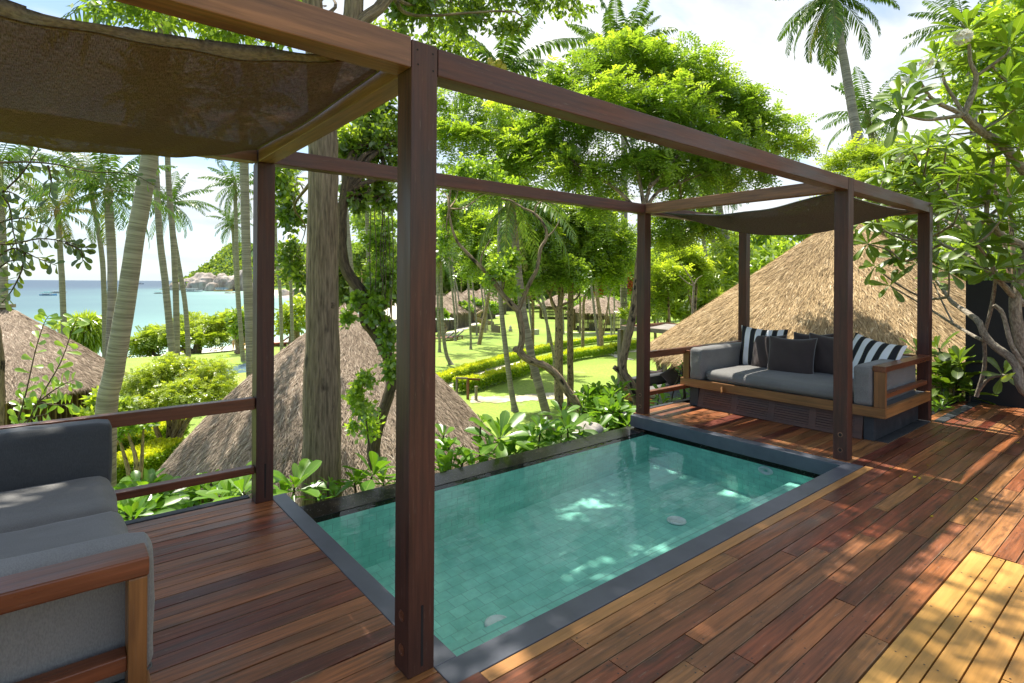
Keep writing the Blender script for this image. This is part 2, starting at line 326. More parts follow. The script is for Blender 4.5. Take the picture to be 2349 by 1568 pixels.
M['bark2'] = surf('brown bark', (.15, .105, .06), (.42, .31, .19), (9, 40, 40), .9, .8, lo=.36, hi=.66, dist=.03, extra=((6, 14, 14), (.028, .018, .012), .58, .66))
M['bark3'] = surf('dark vine tree bark', (.045, .03, .018), (.15, .105, .062), (9, 40, 40), .9, .8, lo=.36, hi=.66, dist=.03)
M['palmbark'] = surf('ringed palm bark', (.17, .148, .118), (.32, .285, .235), (26, 1.0, 1.0), .9, .6, lo=.40, hi=.60, dist=.03)
M['plumbark'] = surf('plumeria bark', (.15, .12, .085), (.33, .29, .22), (26, 60, 60), .8, .5, lo=.4, hi=.62)
M['dkbark'] = surf('dark shrub stem', (.05, .035, .022), (.11, .08, .05), (20, 60, 60), .9, .4)
G_ = lambda *c: c
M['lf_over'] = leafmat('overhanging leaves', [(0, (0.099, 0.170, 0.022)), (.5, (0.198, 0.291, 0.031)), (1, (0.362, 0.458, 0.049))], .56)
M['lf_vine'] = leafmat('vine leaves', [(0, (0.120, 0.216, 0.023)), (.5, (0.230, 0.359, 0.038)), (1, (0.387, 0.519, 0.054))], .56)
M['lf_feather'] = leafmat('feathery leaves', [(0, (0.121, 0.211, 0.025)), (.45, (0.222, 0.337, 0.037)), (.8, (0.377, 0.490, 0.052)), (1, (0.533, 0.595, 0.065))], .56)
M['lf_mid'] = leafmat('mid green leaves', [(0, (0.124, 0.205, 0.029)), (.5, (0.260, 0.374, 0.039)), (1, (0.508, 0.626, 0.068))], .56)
M['lf_bush'] = leafmat('yellow green bush leaves', [(0, (0.154, 0.233, 0.025)), (.5, (0.294, 0.391, 0.041)), (1, (0.490, 0.565, 0.059))], .56)
M['lf_bright'] = leafmat('bright shrub leaves', [(0, (0.238, 0.320, 0.034)), (.5, (0.443, 0.524, 0.055)), (1, (0.624, 0.641, 0.068))], .45)
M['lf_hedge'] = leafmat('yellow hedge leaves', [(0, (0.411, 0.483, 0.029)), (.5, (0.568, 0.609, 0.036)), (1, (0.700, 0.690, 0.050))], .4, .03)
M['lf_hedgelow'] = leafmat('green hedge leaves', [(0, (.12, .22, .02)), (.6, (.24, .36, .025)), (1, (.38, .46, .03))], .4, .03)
M['lf_far'] = leafmat('far forest leaves', [(0, (0.065, 0.111, 0.027)), (.5, (0.141, 0.210, 0.039)), (1, (0.260, 0.331, 0.061))], .56, .02)
M['lf_palm'] = leafmat('palm leaflets', [(0, (0.043, 0.091, 0.019)), (.5, (0.080, 0.149, 0.028)), (.85, (0.149, 0.224, 0.038)), (1, (0.277, 0.256, 0.064))], .34, .035)
M['lf_palmy'] = leafmat('yellowing palm leaflets', [(0, (0.068, 0.102, 0.017)), (.5, (0.136, 0.162, 0.025)), (.8, (0.255, 0.212, 0.034)), (1, (0.306, 0.187, 0.043))], .34, .035)
M['lf_plum'] = leafmat('plumeria leaves', [(0, (0.052, 0.086, 0.014)), (.5, (0.115, 0.190, 0.016)), (.9, (0.207, 0.343, 0.029)), (1, (0.360, 0.440, 0.020))], .42, .045, vein=.5)
M['lf_scae'] = leafmat('sea lettuce leaves', [(0, (0.063, 0.165, 0.015)), (.5, (0.124, 0.260, 0.021)), (1, (0.218, 0.364, 0.032))], .40, .045, vein=.5)
M['lf_branch'] = leafmat('dark branch leaves', [(0, (0.056, 0.083, 0.013)), (.6, (0.109, 0.161, 0.017)), (1, (0.201, 0.295, 0.032))], .45)
M['fl_white'] = leafmat('white petals', [(0, (.75, .72, .62)), (1, (.8, .8, .76))], .3, .02, (1, 1, 1))
M['fl_red'] = leafmat('orange red petals', [(0, (.42, .075, .03)), (1, (.55, .15, .06))], .3, .02, (1, 1, 1))
M['fl_yellow'] = leafmat('yellow petals', [(0, (.62, .48, .02)), (1, (.7, .55, .03))], .3, .02, (1, 1, 1))
# ================================================================ ARCHITECTURE OF THE TERRACE
X0, X1, X2, X3, W = -1.285, 1.055, 5.353, 7.693, .117
Y1, Y2 = 1.930, 4.116
ZB, ZC, ZT = 2.493, 2.382, 2.4975
# ---- deck planks
dk = MB(); nd = MB()
def row(mb, y0, y1, x0, x1, lens=None, mi=0, rnd=None):
    x = x0; gap = .0034
    while x < x1 - .02:
        L = (x1 - x) if lens is None else min(rng.uniform(*lens), x1 - x)
        if x1 - (x + L) < .35: L = x1 - x
        z = rng.normal(0, .0009); e = .002 if lens else 0
        r = rng.random() if rnd is None else rnd
        mb.box(x + e, x + L - e, y0 + gap, y1 - gap, -.022, z, rnd=r, mi=mi, cen=True)
        if lens:
            for xx in list(np.arange(x + .5, x + L - .2, .52)) + [x + .03, x + L - .03]:
                for yy in (y0 + .022, y1 - .022):
                    if rng.random() < .75:
                        a = np.arange(6) * np.pi / 3; q = np.stack([xx + rng.normal(0, .006) + .0042 * np.cos(a), yy + rng.normal(0, .004) + .0042 * np.sin(a), np.full(6, z + .0013)], 1)
                        mb.add(q, [list(range(6))], .5, None, 1)
        x += L
ys = [1.80 - .008, 1.722]
row(dk, 1.722, 1.792, 1.30, 5.36, None, 2)
y = 1.722; k = 0
NB = (.831, .734, .678, .582, .484, .386, .288, .19, .092, -.006, -.104, -.202)
while y > -3.5:
    y0 = y - .0987
    segs = [(-1.4, 9.44)]
    if y <= .8315 + .01 and y0 > -.25: segs = [(-1.4, 1.2), (4.157, 9.44)]
    for a, b in segs: row(dk, y0, y, a + rng.uniform(-.6, 0) if a < 0 else a, b, (.8, 1.9))
    y = y0
# align: last row above the patch ends at .835, patch rows follow
for a, b in zip(NB[:-1], NB[1:]): row(nd, b, a, 1.203, 4.154, (1.6, 3.4))
row(dk, 1.722, 1.80, 5.362, 9.44, (1.2, 2.2)); row(dk, 1.722, 1.80, -1.4, 1.298)          # row in front of the near post
y = 1.80
while y < 4.26: # left and right platforms
    y1 = min(y + .0985, 4.268)
    row(dk, y, y1, -1.42, 1.170 if y > 1.79 else 1.17)
    if y1 < 2.02 or True:
        row(dk, y, y1, 5.336, 6.34 if y > 1.9 else 9.44, (1.2, 2.2) if y < 1.9 else None)
    y = y1
dk.box(-1.45, 9.44, -3.6, 1.79, -.08, -.024, mi=3); dk.box(-1.45, 1.17, 1.79, 4.268, -.08, -.0242, mi=3); dk.box(5.336, 9.44, 1.79, 2.1, -.08, -.0241, mi=3); dk.box(5.336, 7.8, 2.1, 4.268, -.08, -.0241, mi=3)
deck = tag(dk.build('deck', [M['deck'], M['nail'], M['orange'], M['dark']]), kind='structure')
tag(nd.build('deck_repair_boards', [M['newdeck'], M['nail']]), kind='structure')
kb = MB()
kb.box(-1.45, 1.055, 4.27, 4.335, -.3, .004); kb.box(5.47, 7.9, 4.27, 4.335, -.3, .004)
kb.box(6.292, 7.69, 1.904, 2.016, -.05, .0032); kb.box(7.70, 9.44, 1.80, 1.90, -.25, .006)
tag(kb.build('deck_kerb', M['darkpaint'], bevel=.004), kind='structure')
fd = MB(); fd.box(-1.4, 1.15, 1.9, 4.26, -4, -.09); fd.box(5.36, 7.85, 1.9, 4.26, -4, -.09); fd.box(-1.4, 9.44, -3.5, 1.7, -4, -.09)
tag(fd.build('terrace_foundation', M['darkpaint']), kind='structure')

# ---- plunge pool
pool = thing('plunge_pool', 'small green stone tiled plunge pool with slate coping set into the wooden deck', 'pool', (3.2, 2.9, -.9))
cp = MB(); cp.box(1.174, 5.340, 1.797, 1.930, -.13, .0); cp.box(1.174, 1.282, 1.930, 4.207, -.13, .0); cp.box(5.215, 5.330, 1.930, 4.207, -.13, .0)
cp.build('coping', M['slate'], pool, .004)
wl = -.1495
wr = MB(); wr.box(1.10, 5.41, 3.985, 4.255, -1.3, -.1455); wr.build('overflow_edge', M['weir'], pool, .004)
bl = MB(); bl.box(5.247, 5.40, 1.9, 3.984, -.185, -.1305); bl.box(1.10, 1.262, 1.9, 3.984, -.185, -.1305); bl.box(1.262, 5.247, 1.80, 1.915, -.185, -.1305); bl.build('waterline_course', M['weir'], pool)
bs = MB()
def fz(X, Y): return -.655 + .0415 * (X - 1.3) - .03 * (3.98 - Y)
xs = (1.262, 5.252); yb = (1.915, 3.983)
def quad(P, G): bs.add(P, [[0, 1, 2, 3]], .5, G)
P = [[x, y_, fz(x, y_)] for x, y_ in ((xs[0], yb[0]), (xs[1], yb[0]), (xs[1], yb[1]), (xs[0], yb[1]))]
quad(P, [[p[0] + .05, p[1], 0] for p in P])
vs = .5 # tile courses
def wallq(a, b):
    P = [[*a, fz(*a)], [*b, fz(*b)], [*b, -.186], [*a, -.186]]
    L = math.dist(a, b); quad(P, [[0, 0, 0], [L, 0, 0], [L, .8, 0], [0, .8, 0]])
wallq((xs[0], yb[1]), (xs[1], yb[1])); wallq((xs[1], yb[1]), (xs[1], yb[0])); wallq((xs[0], yb[0]), (xs[0], yb[1])); wallq((xs[1], yb[0]), (xs[0], yb[0]))
# black course below the weir lip is the weir itself; outer shell closes the basin
bs.box(1.15, 5.40, 1.86, 4.1, -1.32, -1.30); 
bs.build('basin', M['tile'], pool)
lg = MB(); V = [[1.262, 1.915, -.27], [5.251, 1.915, -.27], [5.251, 2.36, -.27], [1.262, 2.36, -.27]]
lg.add(V, [[0, 1, 2, 3]], .5, [[v[0], v[1] * .5, 0] for v in V]); W_ = [[1.262, 2.36, -.27], [5.251, 2.36, -.27], [5.251, 2.36, -.75], [1.262, 2.36, -.75]]
lg.add(W_, [[0, 1, 2, 3]], .5, [[v[0], v[2], 0] for v in W_]); lg.build('bench_ledge', M['tile'], pool)
for px in ((1141, 1432), (1552, 1196)):
    z = -.55
    for _ in range(6): x, y_, _z = GP(*px, z); z = fz(x, y_)
    q = MB(); a = np.linspace(0, 2 * np.pi, 28, endpoint=False)
    P = np.array([[[x + r * math.cos(t), y_ + r * math.sin(t), z + h] for t in a] for r, h in ((.085, .002), (.083, .012), (.066, .018), (.064, .014), (.012, .018), (.003, .016))])
    q.grid(P, wrap=True); q.build('pool_light', M['white'], pool)
q = MB(); a = np.linspace(0, 2 * np.pi, 24, endpoint=False); P = np.array([[[5.25 - h, 2.60 + r * math.cos(t), -.235 + r * .55 * math.sin(t)] for t in a] for r, h in ((.072, .001), (.070, .014), (.050, .018), (.044, .006), (.02, .003))]); q.grid(P, wrap=True); q.build('water_inlet', M['white'], pool)
wt = MB(); wt.add([[1.262, 1.915, wl], [5.247, 1.915, wl], [5.247, 3.986, wl], [1.262, 3.986, wl]], [[0, 1, 2, 3]])
tag(wt.build('pool_water', M['water']), kind='structure')

# ---- pergola
per = thing('pergola', 'dark mahogany pergola of square posts and beams framing the pool and both daybeds', 'pergola', (3.2, 3.0, 0))
def post(x, y, z0=0.0, z1=ZT, holes=(), split=None, m='post'):
    b = MB(); b.box(x, x + W, y, y + W, z0, z1); o = b.build('post', M[m], per, .004)
    return o
for x, y in ((X1, Y1), (X1, Y2), (X2, Y1), (X2, Y2), (X3, Y1), (X3, Y2), (X0, Y1), (X0, Y2)):
    o = post(x, y, z1=ZT if y == Y1 else ZC - .002)
    # bolt plugs and weathering slots near the foot
    if (x, y) in ((X1, Y1), (X2, Y1), (X2, Y2)):
        a = np.arange(12) * np.pi / 6
        for zz in (.09, .225):
            h = MB()
            rings = [np.stack([np.full(12, x - e), y + .056 + rr * np.cos(a), zz + rr * 1.1 * np.sin(a)], 1) for rr, e in ((.021, 0), (.021, .0015), (.013, .0022), (.012, .001), (.002, .001))]
            h.grid(np.array(rings[:3]), wrap=True, sm=False); h.grid(np.array(rings[2:]), wrap=True, sm=False, mi=1)
            h.build('bolt_plug', [M['paleb'], M['dark']] if x != X1 else [M['redrail'], M['redrail']], o)
    if y == Y1 and x == X1 or (x, y) == (X1, Y2):
        h = MB(); h.box(x + .056, x + .066, y - .0015, y + .002, .03, .27); h.build('drain_slot', M['dark'], o)
a = np.arange(10) * np.pi / 5
for xx, zz in ((.025, 2.462), (.028, 2.405), (.094, 2.462), (.096, 2.395)):
    h = MB(); h.add(np.stack([X1 + xx + .004 * np.cos(a), np.full(10, Y1 - .0012), zz + .004 * np.sin(a)], 1), [list(range(10))]); h.build('screw_hole', M['dark'], per)
def bm(x0, x1, y0, y1, z0=ZC, z1=ZB, m='beam', nm='beam'):
    b = MB(); b.box(x0, x1, y0, y1, z0, z1); return b.build(nm, M[m], per, .004)
g = .004
bm(X1 + W + g, X2 - g, Y1 + .001, Y1 + .113); bm(X2 + W + g, X3 - g, Y1 + .001, Y1 + .113)
bm(X0 + W + g, X1 - g, Y1 - .004, Y1 + .112, ZC + .002, ZB + .012, 'paleb')
bm(X1 + .002, X1 + .112, Y1 + W + g, Y2 - g, m='paleb'); bm(X2 + .002, X2 + .112, Y1 + W + g, Y2 - g, m='paleb'); bm(X3 + .002, X3 + .112, Y1 + W + g, Y2 - g, m='paleb'); bm(X0 + .002, X0 + .112, Y1 + W + g, Y2 - g)
bm(X1 + .004, X2 - g, Y2, Y2 + .112, ZC, ZB - .002); bm(X2 + .001, X3 + W, Y2, Y2 + .112, ZC, ZB - .001); bm(X0, X1 - .003, Y2, Y2 + .112, m='paleb')
for z0, z1 in ((.655, .735), (.205, .255)):
    bm(X0 + W, X1 - .003, Y2 + .02, Y2 + .09, z0, z1, 'redrail', 'rail'); bm(X2 + W + .003, X3 - .003, Y2 + .02, Y2 + .09, z0, z1, 'redrail', 'rail')
bm(X3 + .03, X3 + .09, Y1 + W + .003, Y2 - .003, .66, .735, 'redrail', 'rail')

# ---- shade sails
def mk_sail(name, label, m, x0, x1, y0, y1, fz_, nx=60, ny=50, hem=None):
    u = np.linspace(0, 1, nx)[:, None] * np.ones((1, ny)); v = np.linspace(0, 1, ny)[None] * np.ones((nx, 1))
    X, Y, Z = fz_(u, v); P = np.stack([X, Y, Z], -1)
    b = MB(); b.grid(P, gr=np.stack([X, Y, Z * 0], -1)); b.grid(P[::-1] - np.array([0, 0, .0025]), gr=np.stack([X, Y, Z * 0], -1)[::-1])
    o = b.build(name, M[m]); tag(o, label, 'shade sail', 'shade sails hung under the pergola'); return o, P
def fl(u, v):
    x = -1.165 + 2.205 * u; yin = .03 * (4 * u * (1 - u)); y = 2.075 + yin + (2.0 - 2 * yin) * v
    t = (x + .06) / 1.1; z = 2.292 + .165 * np.abs(t) ** 2.1 - .02 * 4 * v * (1 - v) + .006 * np.sin(9 * x + 5 * v) + .004 * np.sin(23 * x + 11 * v)
    return x, y, z
s1, P1 = mk_sail('shade_sail', 'large brown woven shade sail sagging above the near left sofa', 'sail', 0, 0, 0, 0, fl)
hm = MB(); t = np.linspace(0, 1, 70); fr = P1[np.linspace(0, 59, 70).astype(int), 0]
e = np.stack([fr + [0, .012, -.004], fr + [0, -.010, .014], fr + np.stack([0 * t, -.014 + 0 * t, .036 + .010 * np.sin(t * 19) + .006 * np.sin(t * 43)], 1), fr + [0, .0, .012]], 1)
hm.grid(e); hm.tube(P1[:, -1], .009, 6, sub=1); hm.tube(P1[-1, :], .008, 6, sub=1); hm.build('hem', M['hem'], s1)
def fr_(u, v):
    x = 5.52 + 2.14 * u + .05 * 4 * v * (1 - v) * (1 - 2 * u); yy = .035 * 4 * u * (1 - u); y = 2.085 + yy + (2.0 - 2 * yy) * v
    z = 2.415 - .115 * 4 * v * (1 - v) - .035 * 4 * u * (1 - u) - .13 * (4 * u * (1 - u)) ** .9 * (4 * v * (1 - v)) + .005 * np.sin(11 * y + 7 * u)
    return x, y, z
s2, P2 = mk_sail('shade_sail', 'smaller grey brown shade sail sagging above the far right sofa', 'sail2', 0, 0, 0, 0, fr_)
hm = MB()
for q in (P2[0], P2[-1], P2[:, 0], P2[:, -1]): hm.tube(q, .010, 6, sub=1)
hm.build('hem', M['charcoal'], s2)
for px, py in ((5.47, 2.06), (5.47, 4.11), (7.69, 2.06), (7.69, 4.11)): tk = MB(); tk.beam((px, py, 2.43), (px + (.07 if px < 6 else -.05), py + (.03 if py < 3 else -.03), 2.415), .006, .006)
tk.build('tie', M['charcoal'], s2)

# ---- cushions
def cushion(mb, x0, x1, y0, y1, z0, z1, r=.035, puff=.012, n=15, wr=.0035, mi=0):
    c = np.array([(x0 + x1) / 2, (y0 + y1) / 2, (z0 + z1) / 2]); h = np.array([x1 - x0, y1 - y0, z1 - z0]) / 2; r = min(r, h.min() * .9)
    t = np.linspace(-1, 1, n); t = np.sign(t) * np.abs(t) ** .62
    ph = rng.uniform(0, 6, 3)
    for ax in range(3):
        for sg in (-1, 1):
            a, b = (ax + 1) % 3, (ax + 2) % 3
            Q = np.zeros((n, n, 3)); Q[..., a] = t[:, None]; Q[..., b] = t[None]; Q[..., ax] = sg
            p = Q * h; inn = np.clip(p, -(h - r), h - r); d = nrm(p - inn); p = inn + r * d
            p[..., ax] += sg * puff * (1 - Q[..., a] ** 2) * (1 - Q[..., b] ** 2)
            k = np.sin(p[..., 0] * 31 + p[..., 1] * 17 + ph[0]) + np.sin(p[..., 1] * 43 + p[..., 2] * 29 + ph[1]) + np.sin(p[..., 0] * 13 - p[..., 2] * 37 + ph[2])
            p = p + d * (wr * k / 3)[..., None]
            P = p + c
            mb.grid(P if sg > 0 else P[::-1], mi=mi)
    return mb
def seam(mb, x0, x1, y0, y1, z, r=.004, mi=1):
    P = [[x0, y0 + .03, z], [x0 + .03, y0, z], [x1 - .03, y0, z], [x1, y0 + .03, z], [x1, y1 - .03, z], [x1 - .03, y1, z], [x0 + .03, y1, z], [x0, y1 - .03, z], [x0, y0 + .03, z]]
    mb.tube(P, r, 5, mi=mi, sub=1)
def sofa(label, fx, bx, far, ao=0.):
    """fx front edge x, bx back x; sgn is the direction from front to back"""
    s = 1 if bx > fx else -1
    root = thing('daybed_sofa', label, 'sofa', ((fx + bx) / 2, 3.05, 0), 'built in daybed sofas at either end of the pool')
    def xr(a, b): return (min(fx + s * a, fx + s * b), max(fx + s * a, fx + s * b))
    depth = abs(bx - fx)
    b = MB(); b.box(*xr(.105, depth - .02), 2.018, 4.10, 0, .244); b.box(*xr(.055, .106), 2.0185, 2.112, 0, .2435); b.box(*xr(.055, .106), 3.978, 4.0995, 0, .2435); b.build('plinth', M['darkpaint'], root, .004)
    b = MB()
    for a, d, y0, y1 in ((0, .045, 1.906, 4.205), (.045, depth, 1.906, 1.95), (.045, depth, 4.16, 4.205)): b.box(*xr(a, d), y0, y1, .245, .345)
    b.box(*xr(.045, depth), 1.95, 4.16, .30, .335, mi=1)
    b.build('seat_frame', [M['teak'], M['charcoal']], root, .004)
    # louvred front panel leaning outwards
    pn = MB(); pw = (3.96 - 2.13)
    def pt(y, z, d=0): return [fx + s * (.025 + .055 * z / .24 + d), y, z]
    def slab(y0, y1, z0, z1, d0, d1):
        V = [pt(y0, z0, d0), pt(y1, z0, d0), pt(y1, z1, d0), pt(y0, z1, d0), pt(y0, z0, d1), pt(y1, z0, d1), pt(y1, z1, d1), pt(y0, z1, d1)]
        pn.add(V, [[0, 1, 2, 3], [7, 6, 5, 4], [0, 4, 5, 1], [3, 2, 6, 7], [0, 3, 7, 4], [1, 5, 6, 2]], rng.random(), [[v[1], v[2], 0] for v in V])
    slab(2.12, 3.97, .004, .04, 0, .02); slab(2.12, 3.97, .20, .242, 0, .02)
    for k in range(5):
        y0 = 2.12 + k * (1.85 - .07) / 4; slab(y0, y0 + .07, .04, .20, 0, .02)
    for k in range(4):
        y0 = 2.12 + k * 1.78 / 4
        for j in range(6): z = .043 + j * .0262; slab(y0 + .07, y0 + .445, z, z + .021, .001 if j % 2 else .0015, .018)
    slab(2.12, 3.97, .01, .235, .024, .03)
    pn.build('louvre_panel', M['louvre'], root)
    for near in (True, False):
        ya, yb = (1.906, 2.006) if near else (4.075, 4.165)
        b = MB(); b.box(*xr(ao, ao + .046), ya, yb, .346, .699); b.build('arm_post', M['teak'] if near else M['redrail'], root, .004)
        if near:
            b = MB(); b.box(*xr(ao - .004, depth - .02), ya - .004, yb + .012, .70, .754); b.build('armrest', M['redrail'], root, .005)
            b = MB(); b.box(*xr(ao + .046, depth - .05), ya + .02, yb - .02, .43, .475); b.build('arm_rail', M['redrail'], root, .004)
        b = MB(); cy = (2.010, 2.195) if near else (3.885, 4.07)
        cushion(b, *xr(-.01, depth - .1), *cy, .348, .742, .04, .008); seam(b, xr(0, 1)[0] if s > 0 else xr(-.008, depth - .11)[0], xr(-.006, depth - .11)[1], cy[0] + .004, cy[1] - .004, .352)
        b.build('arm_cushion', [M['ribgrey'] if near or far else M['charcoal'], M['charcoal']], root)
    if far:
        b = MB(); cushion(b, *xr(.03, depth - .12), 2.205, 3.875, .346, .475, .05, .02, 21); seam(b, *xr(.028, depth - .12), 2.203, 3.877, .40); b.build('seat_cushion', [M['grey'], M['charcoal']], root)
    else:
        for y0, y1 in ((2.205, 3.222), (3.246, 3.875)):
            b = MB(); cushion(b, *xr(-.012 if y0 < 2.5 else .004, depth - .12), y0, y1, .346, .475 if y0 < 3 else .468, .055, .018, 21); seam(b, *xr(-.010 if y0 < 2.5 else .006, depth - .12), y0 + .002, y1 - .002, .40)
            b.build('seat_cushion', [M['grey'], M['charcoal']], root)
    b = MB(); cushion(b, *xr(depth - .20, depth - .03), 2.21, 3.87, .48, .73 if far else .80, .05, .015, 17); b.build('back_cushion', [M['grey'] if far else M['charcoal']], root)
    if far:
        b = MB(); b.beam((fx - .02, 3.62, .30), (fx - .045, 3.60, .245), .012, .05); b.build('catch', M['teak'], root)
    return root
sofa('grey cushioned sofa on a louvred base under the far right end of the pergola', 6.215, 7.67, True)
sofa('large grey cushioned sofa with a teak arm cropped by the left edge', .215, -1.24, False, .018)

# ---- throw pillows
def pillow(label, m, c, w, h, th, nrm_, lean=0, tilt=0, pipe='piping', group='throw pillows on the far sofa', stripeoff=0, parent=None, name='throw_pillow'):
    n = 25; t = np.linspace(-1, 1, n); u, v = np.meshgrid(t, t, indexing='ij')
    uu = np.sign(u) * np.abs(u) ** .8; vv = np.sign(v) * np.abs(v) ** .8
    ox = w / 2 * uu * (1 - .07 * (1 - vv ** 2) * np.abs(uu) ** 2); oy = h / 2 * vv * (1 - .07 * (1 - uu ** 2) * np.abs(vv) ** 2)
    z = th / 2 * np.clip((1 - np.abs(uu) ** 2.6) * (1 - np.abs(vv) ** 2.6), 0, 1) ** .55; ph = rng.uniform(0, 6, 4)
    z = z * (1 + .10 * np.sin(4 * uu + ph[0]) * np.sin(3 * vv + ph[1]) + .05 * np.sin(11 * uu + 6 * vv + ph[2])); sagv = -.03 * h * (1 - uu ** 2) * (vv > 0) * vv
    nx = nrm(np.array(nrm_, float)); right = nrm(np.cross(UP, nx)); up = np.cross(nx, right)
    ct, st = math.cos(tilt), math.sin(tilt); right, up = right * ct + up * st, up * ct - right * st
    R = np.array(c, float); b = MB()
    def to(ox, oy, z): return R + ox[..., None] * right + oy[..., None] * up + z[..., None] * nx
    G = np.stack([ox + stripeoff, oy, 0 * ox], -1)
    b.grid(to(ox, oy + sagv, z), gr=G); b.grid(to(ox, oy + sagv, -z)[::-1], gr=G[::-1])
    o = b.build(name, M[m]); tag(o, label, 'pillow', group)
    if pipe:
        e = [(i, 0) for i in range(n)] + [(n - 1, i) for i in range(1, n)] + [(i, n - 1) for i in range(n - 2, -1, -1)] + [(0, i) for i in range(n - 2, -1, -1)]
        P = to(ox, oy + sagv, z * 0); pp = MB(); pp.tube(np.array([P[i, j] for i, j in e]), .0045, 6, sub=1); pp.build('piping', M[pipe], o)
    return o
pillow('black and white striped pillow against the left arm of the far sofa', 'stripe', (7.16, 3.60, .72), .60, .54, .16, (-1, -.12, .16), tilt=-.03, pipe=None, stripeoff=.285)
pillow('dark brown pillow leaning between the left striped pillow and the front brown pillow', 'brownp', (7.05, 3.47, .665), .50, .50, .17, (-1, .28, .22), tilt=.05)
pillow('frontmost dark brown pillow with grey piping in the middle of the far sofa', 'brownp', (6.93, 3.13, .665), .56, .50, .20, (-1, -.05, .30), tilt=.02)
pillow('dark brown pillow tucked behind the post on the far sofa', 'brownp', (7.16, 2.76, .70), .54, .50, .18, (-1, -.10, .25), tilt=-.05)
pillow('dark brown pillow mostly hidden behind the two middle brown pillows', 'brownp', (7.30, 3.03, .71), .5, .48, .16, (-1, .05, .2), tilt=.04)
pillow('black and white striped pillow slumped by the right arm of the far sofa', 'stripe', (7.02, 2.30, .70), .62, .55, .17, (-1, .30, .42), tilt=-.16, pipe=None, stripeoff=.06)

# ---- dark wall on the right
w = MB(); w.box(9.47, 9.72, -4.0, 1.972, -.6, 1.62); tag(w.build('garden_wall', M['black']), 'tall plain black painted wall at the far right end of the deck', 'wall')
# ================================================================ GROUND, SEA, HEADLAND
SEA = -9.45
SH = np.array([(-200., 45), (-120, 60), (-55, 75), (-47, 97), (-40, 108), (-38, 135), (-45, 190), (-80, 300), (-165, 410), (-300, 640), (-345, 720), (-330, 900), (-100, 1400)])
def shore_d(r, D):
    r = np.asarray(r, float); D = np.asarray(D, float); best = np.full(r.shape, 1e9); sg = np.ones(r.shape)
    for (a, b), (c, d) in zip(SH[:-1], SH[1:]):
        ux, uy = c - a, d - b; t = np.clip(((r - a) * ux + (D - b) * uy) / (ux * ux + uy * uy), 0, 1)
        qx, qy = r - a - t * ux, D - b - t * uy; q = np.hypot(qx, qy); cr = ux * qy - uy * qx
        m = q < best; best = np.where(m, q, best); sg = np.where(m, np.where(cr < 0, 1, -1), sg)
    return best * sg
def ground_z(X, Y):
    X = np.asarray(X, float); Y = np.asarray(Y, float); r, D = RD(X, Y)
    lawn = -3.65 - .75 * smooth((D - 30) / 60) + .05 * np.sin(X * .21) * np.sin(Y * .17)
    d = shore_d(r, D); lawn = lawn - np.where(r < -2, .055 * np.clip(62 - d, 0, 34) * smooth((-r - 2) / 14), 0)
    beach = np.where(d < 13, SEA + .12 * d, SEA + 1.56 + (lawn - SEA - 1.56) * smooth((d - 13) / 18)); z = np.where(d > 31, lawn, np.where(d < 0, SEA + np.maximum(d * .06, -2), beach))
    dx = np.maximum(np.maximum(-1.6 - X, X - 9.6), 0); dy = np.maximum(Y - 4.35, 0); dd = np.hypot(dx, dy)
    bank = -1.0 - .80 * dd
    z = np.maximum(z, np.where(dd < 6, bank, -99))
    a = r / np.maximum(D, 3)
    z = z + np.where(d > 20, smooth((a - .22) / .33) * np.clip((D - 8) / 10, 0, 1) * 4.2, 0)
    return z
def gz(x, y): return float(ground_z(np.array([x]), np.array([y]))[0])
def on_ground(x, y, D):            # picture ray at depth D, dropped to the terrain
    q = U(x, y, D); q[2] = gz(q[0], q[1]); return q
rs = np.concatenate([np.arange(-900, -120, 30.), np.arange(-120, -30, 3.), np.arange(-30, 40, .6), np.arange(40, 120, 4.), np.arange(120, 900, 40.)])
Ds = np.concatenate([np.arange(-30, -4, 4.), np.arange(-4, 40, .6), np.arange(40, 120, 2.), np.arange(120, 420, 10.), np.arange(420, 1400, 40.)])
RR, DD = np.meshgrid(rs, Ds, indexing='ij'); GX, GY = WXY(RR, DD)
b = MB(); b.grid(np.stack([GX, GY, ground_z(GX, GY)], -1), np.clip(shore_d(RR, DD) / 60, 0, 1))
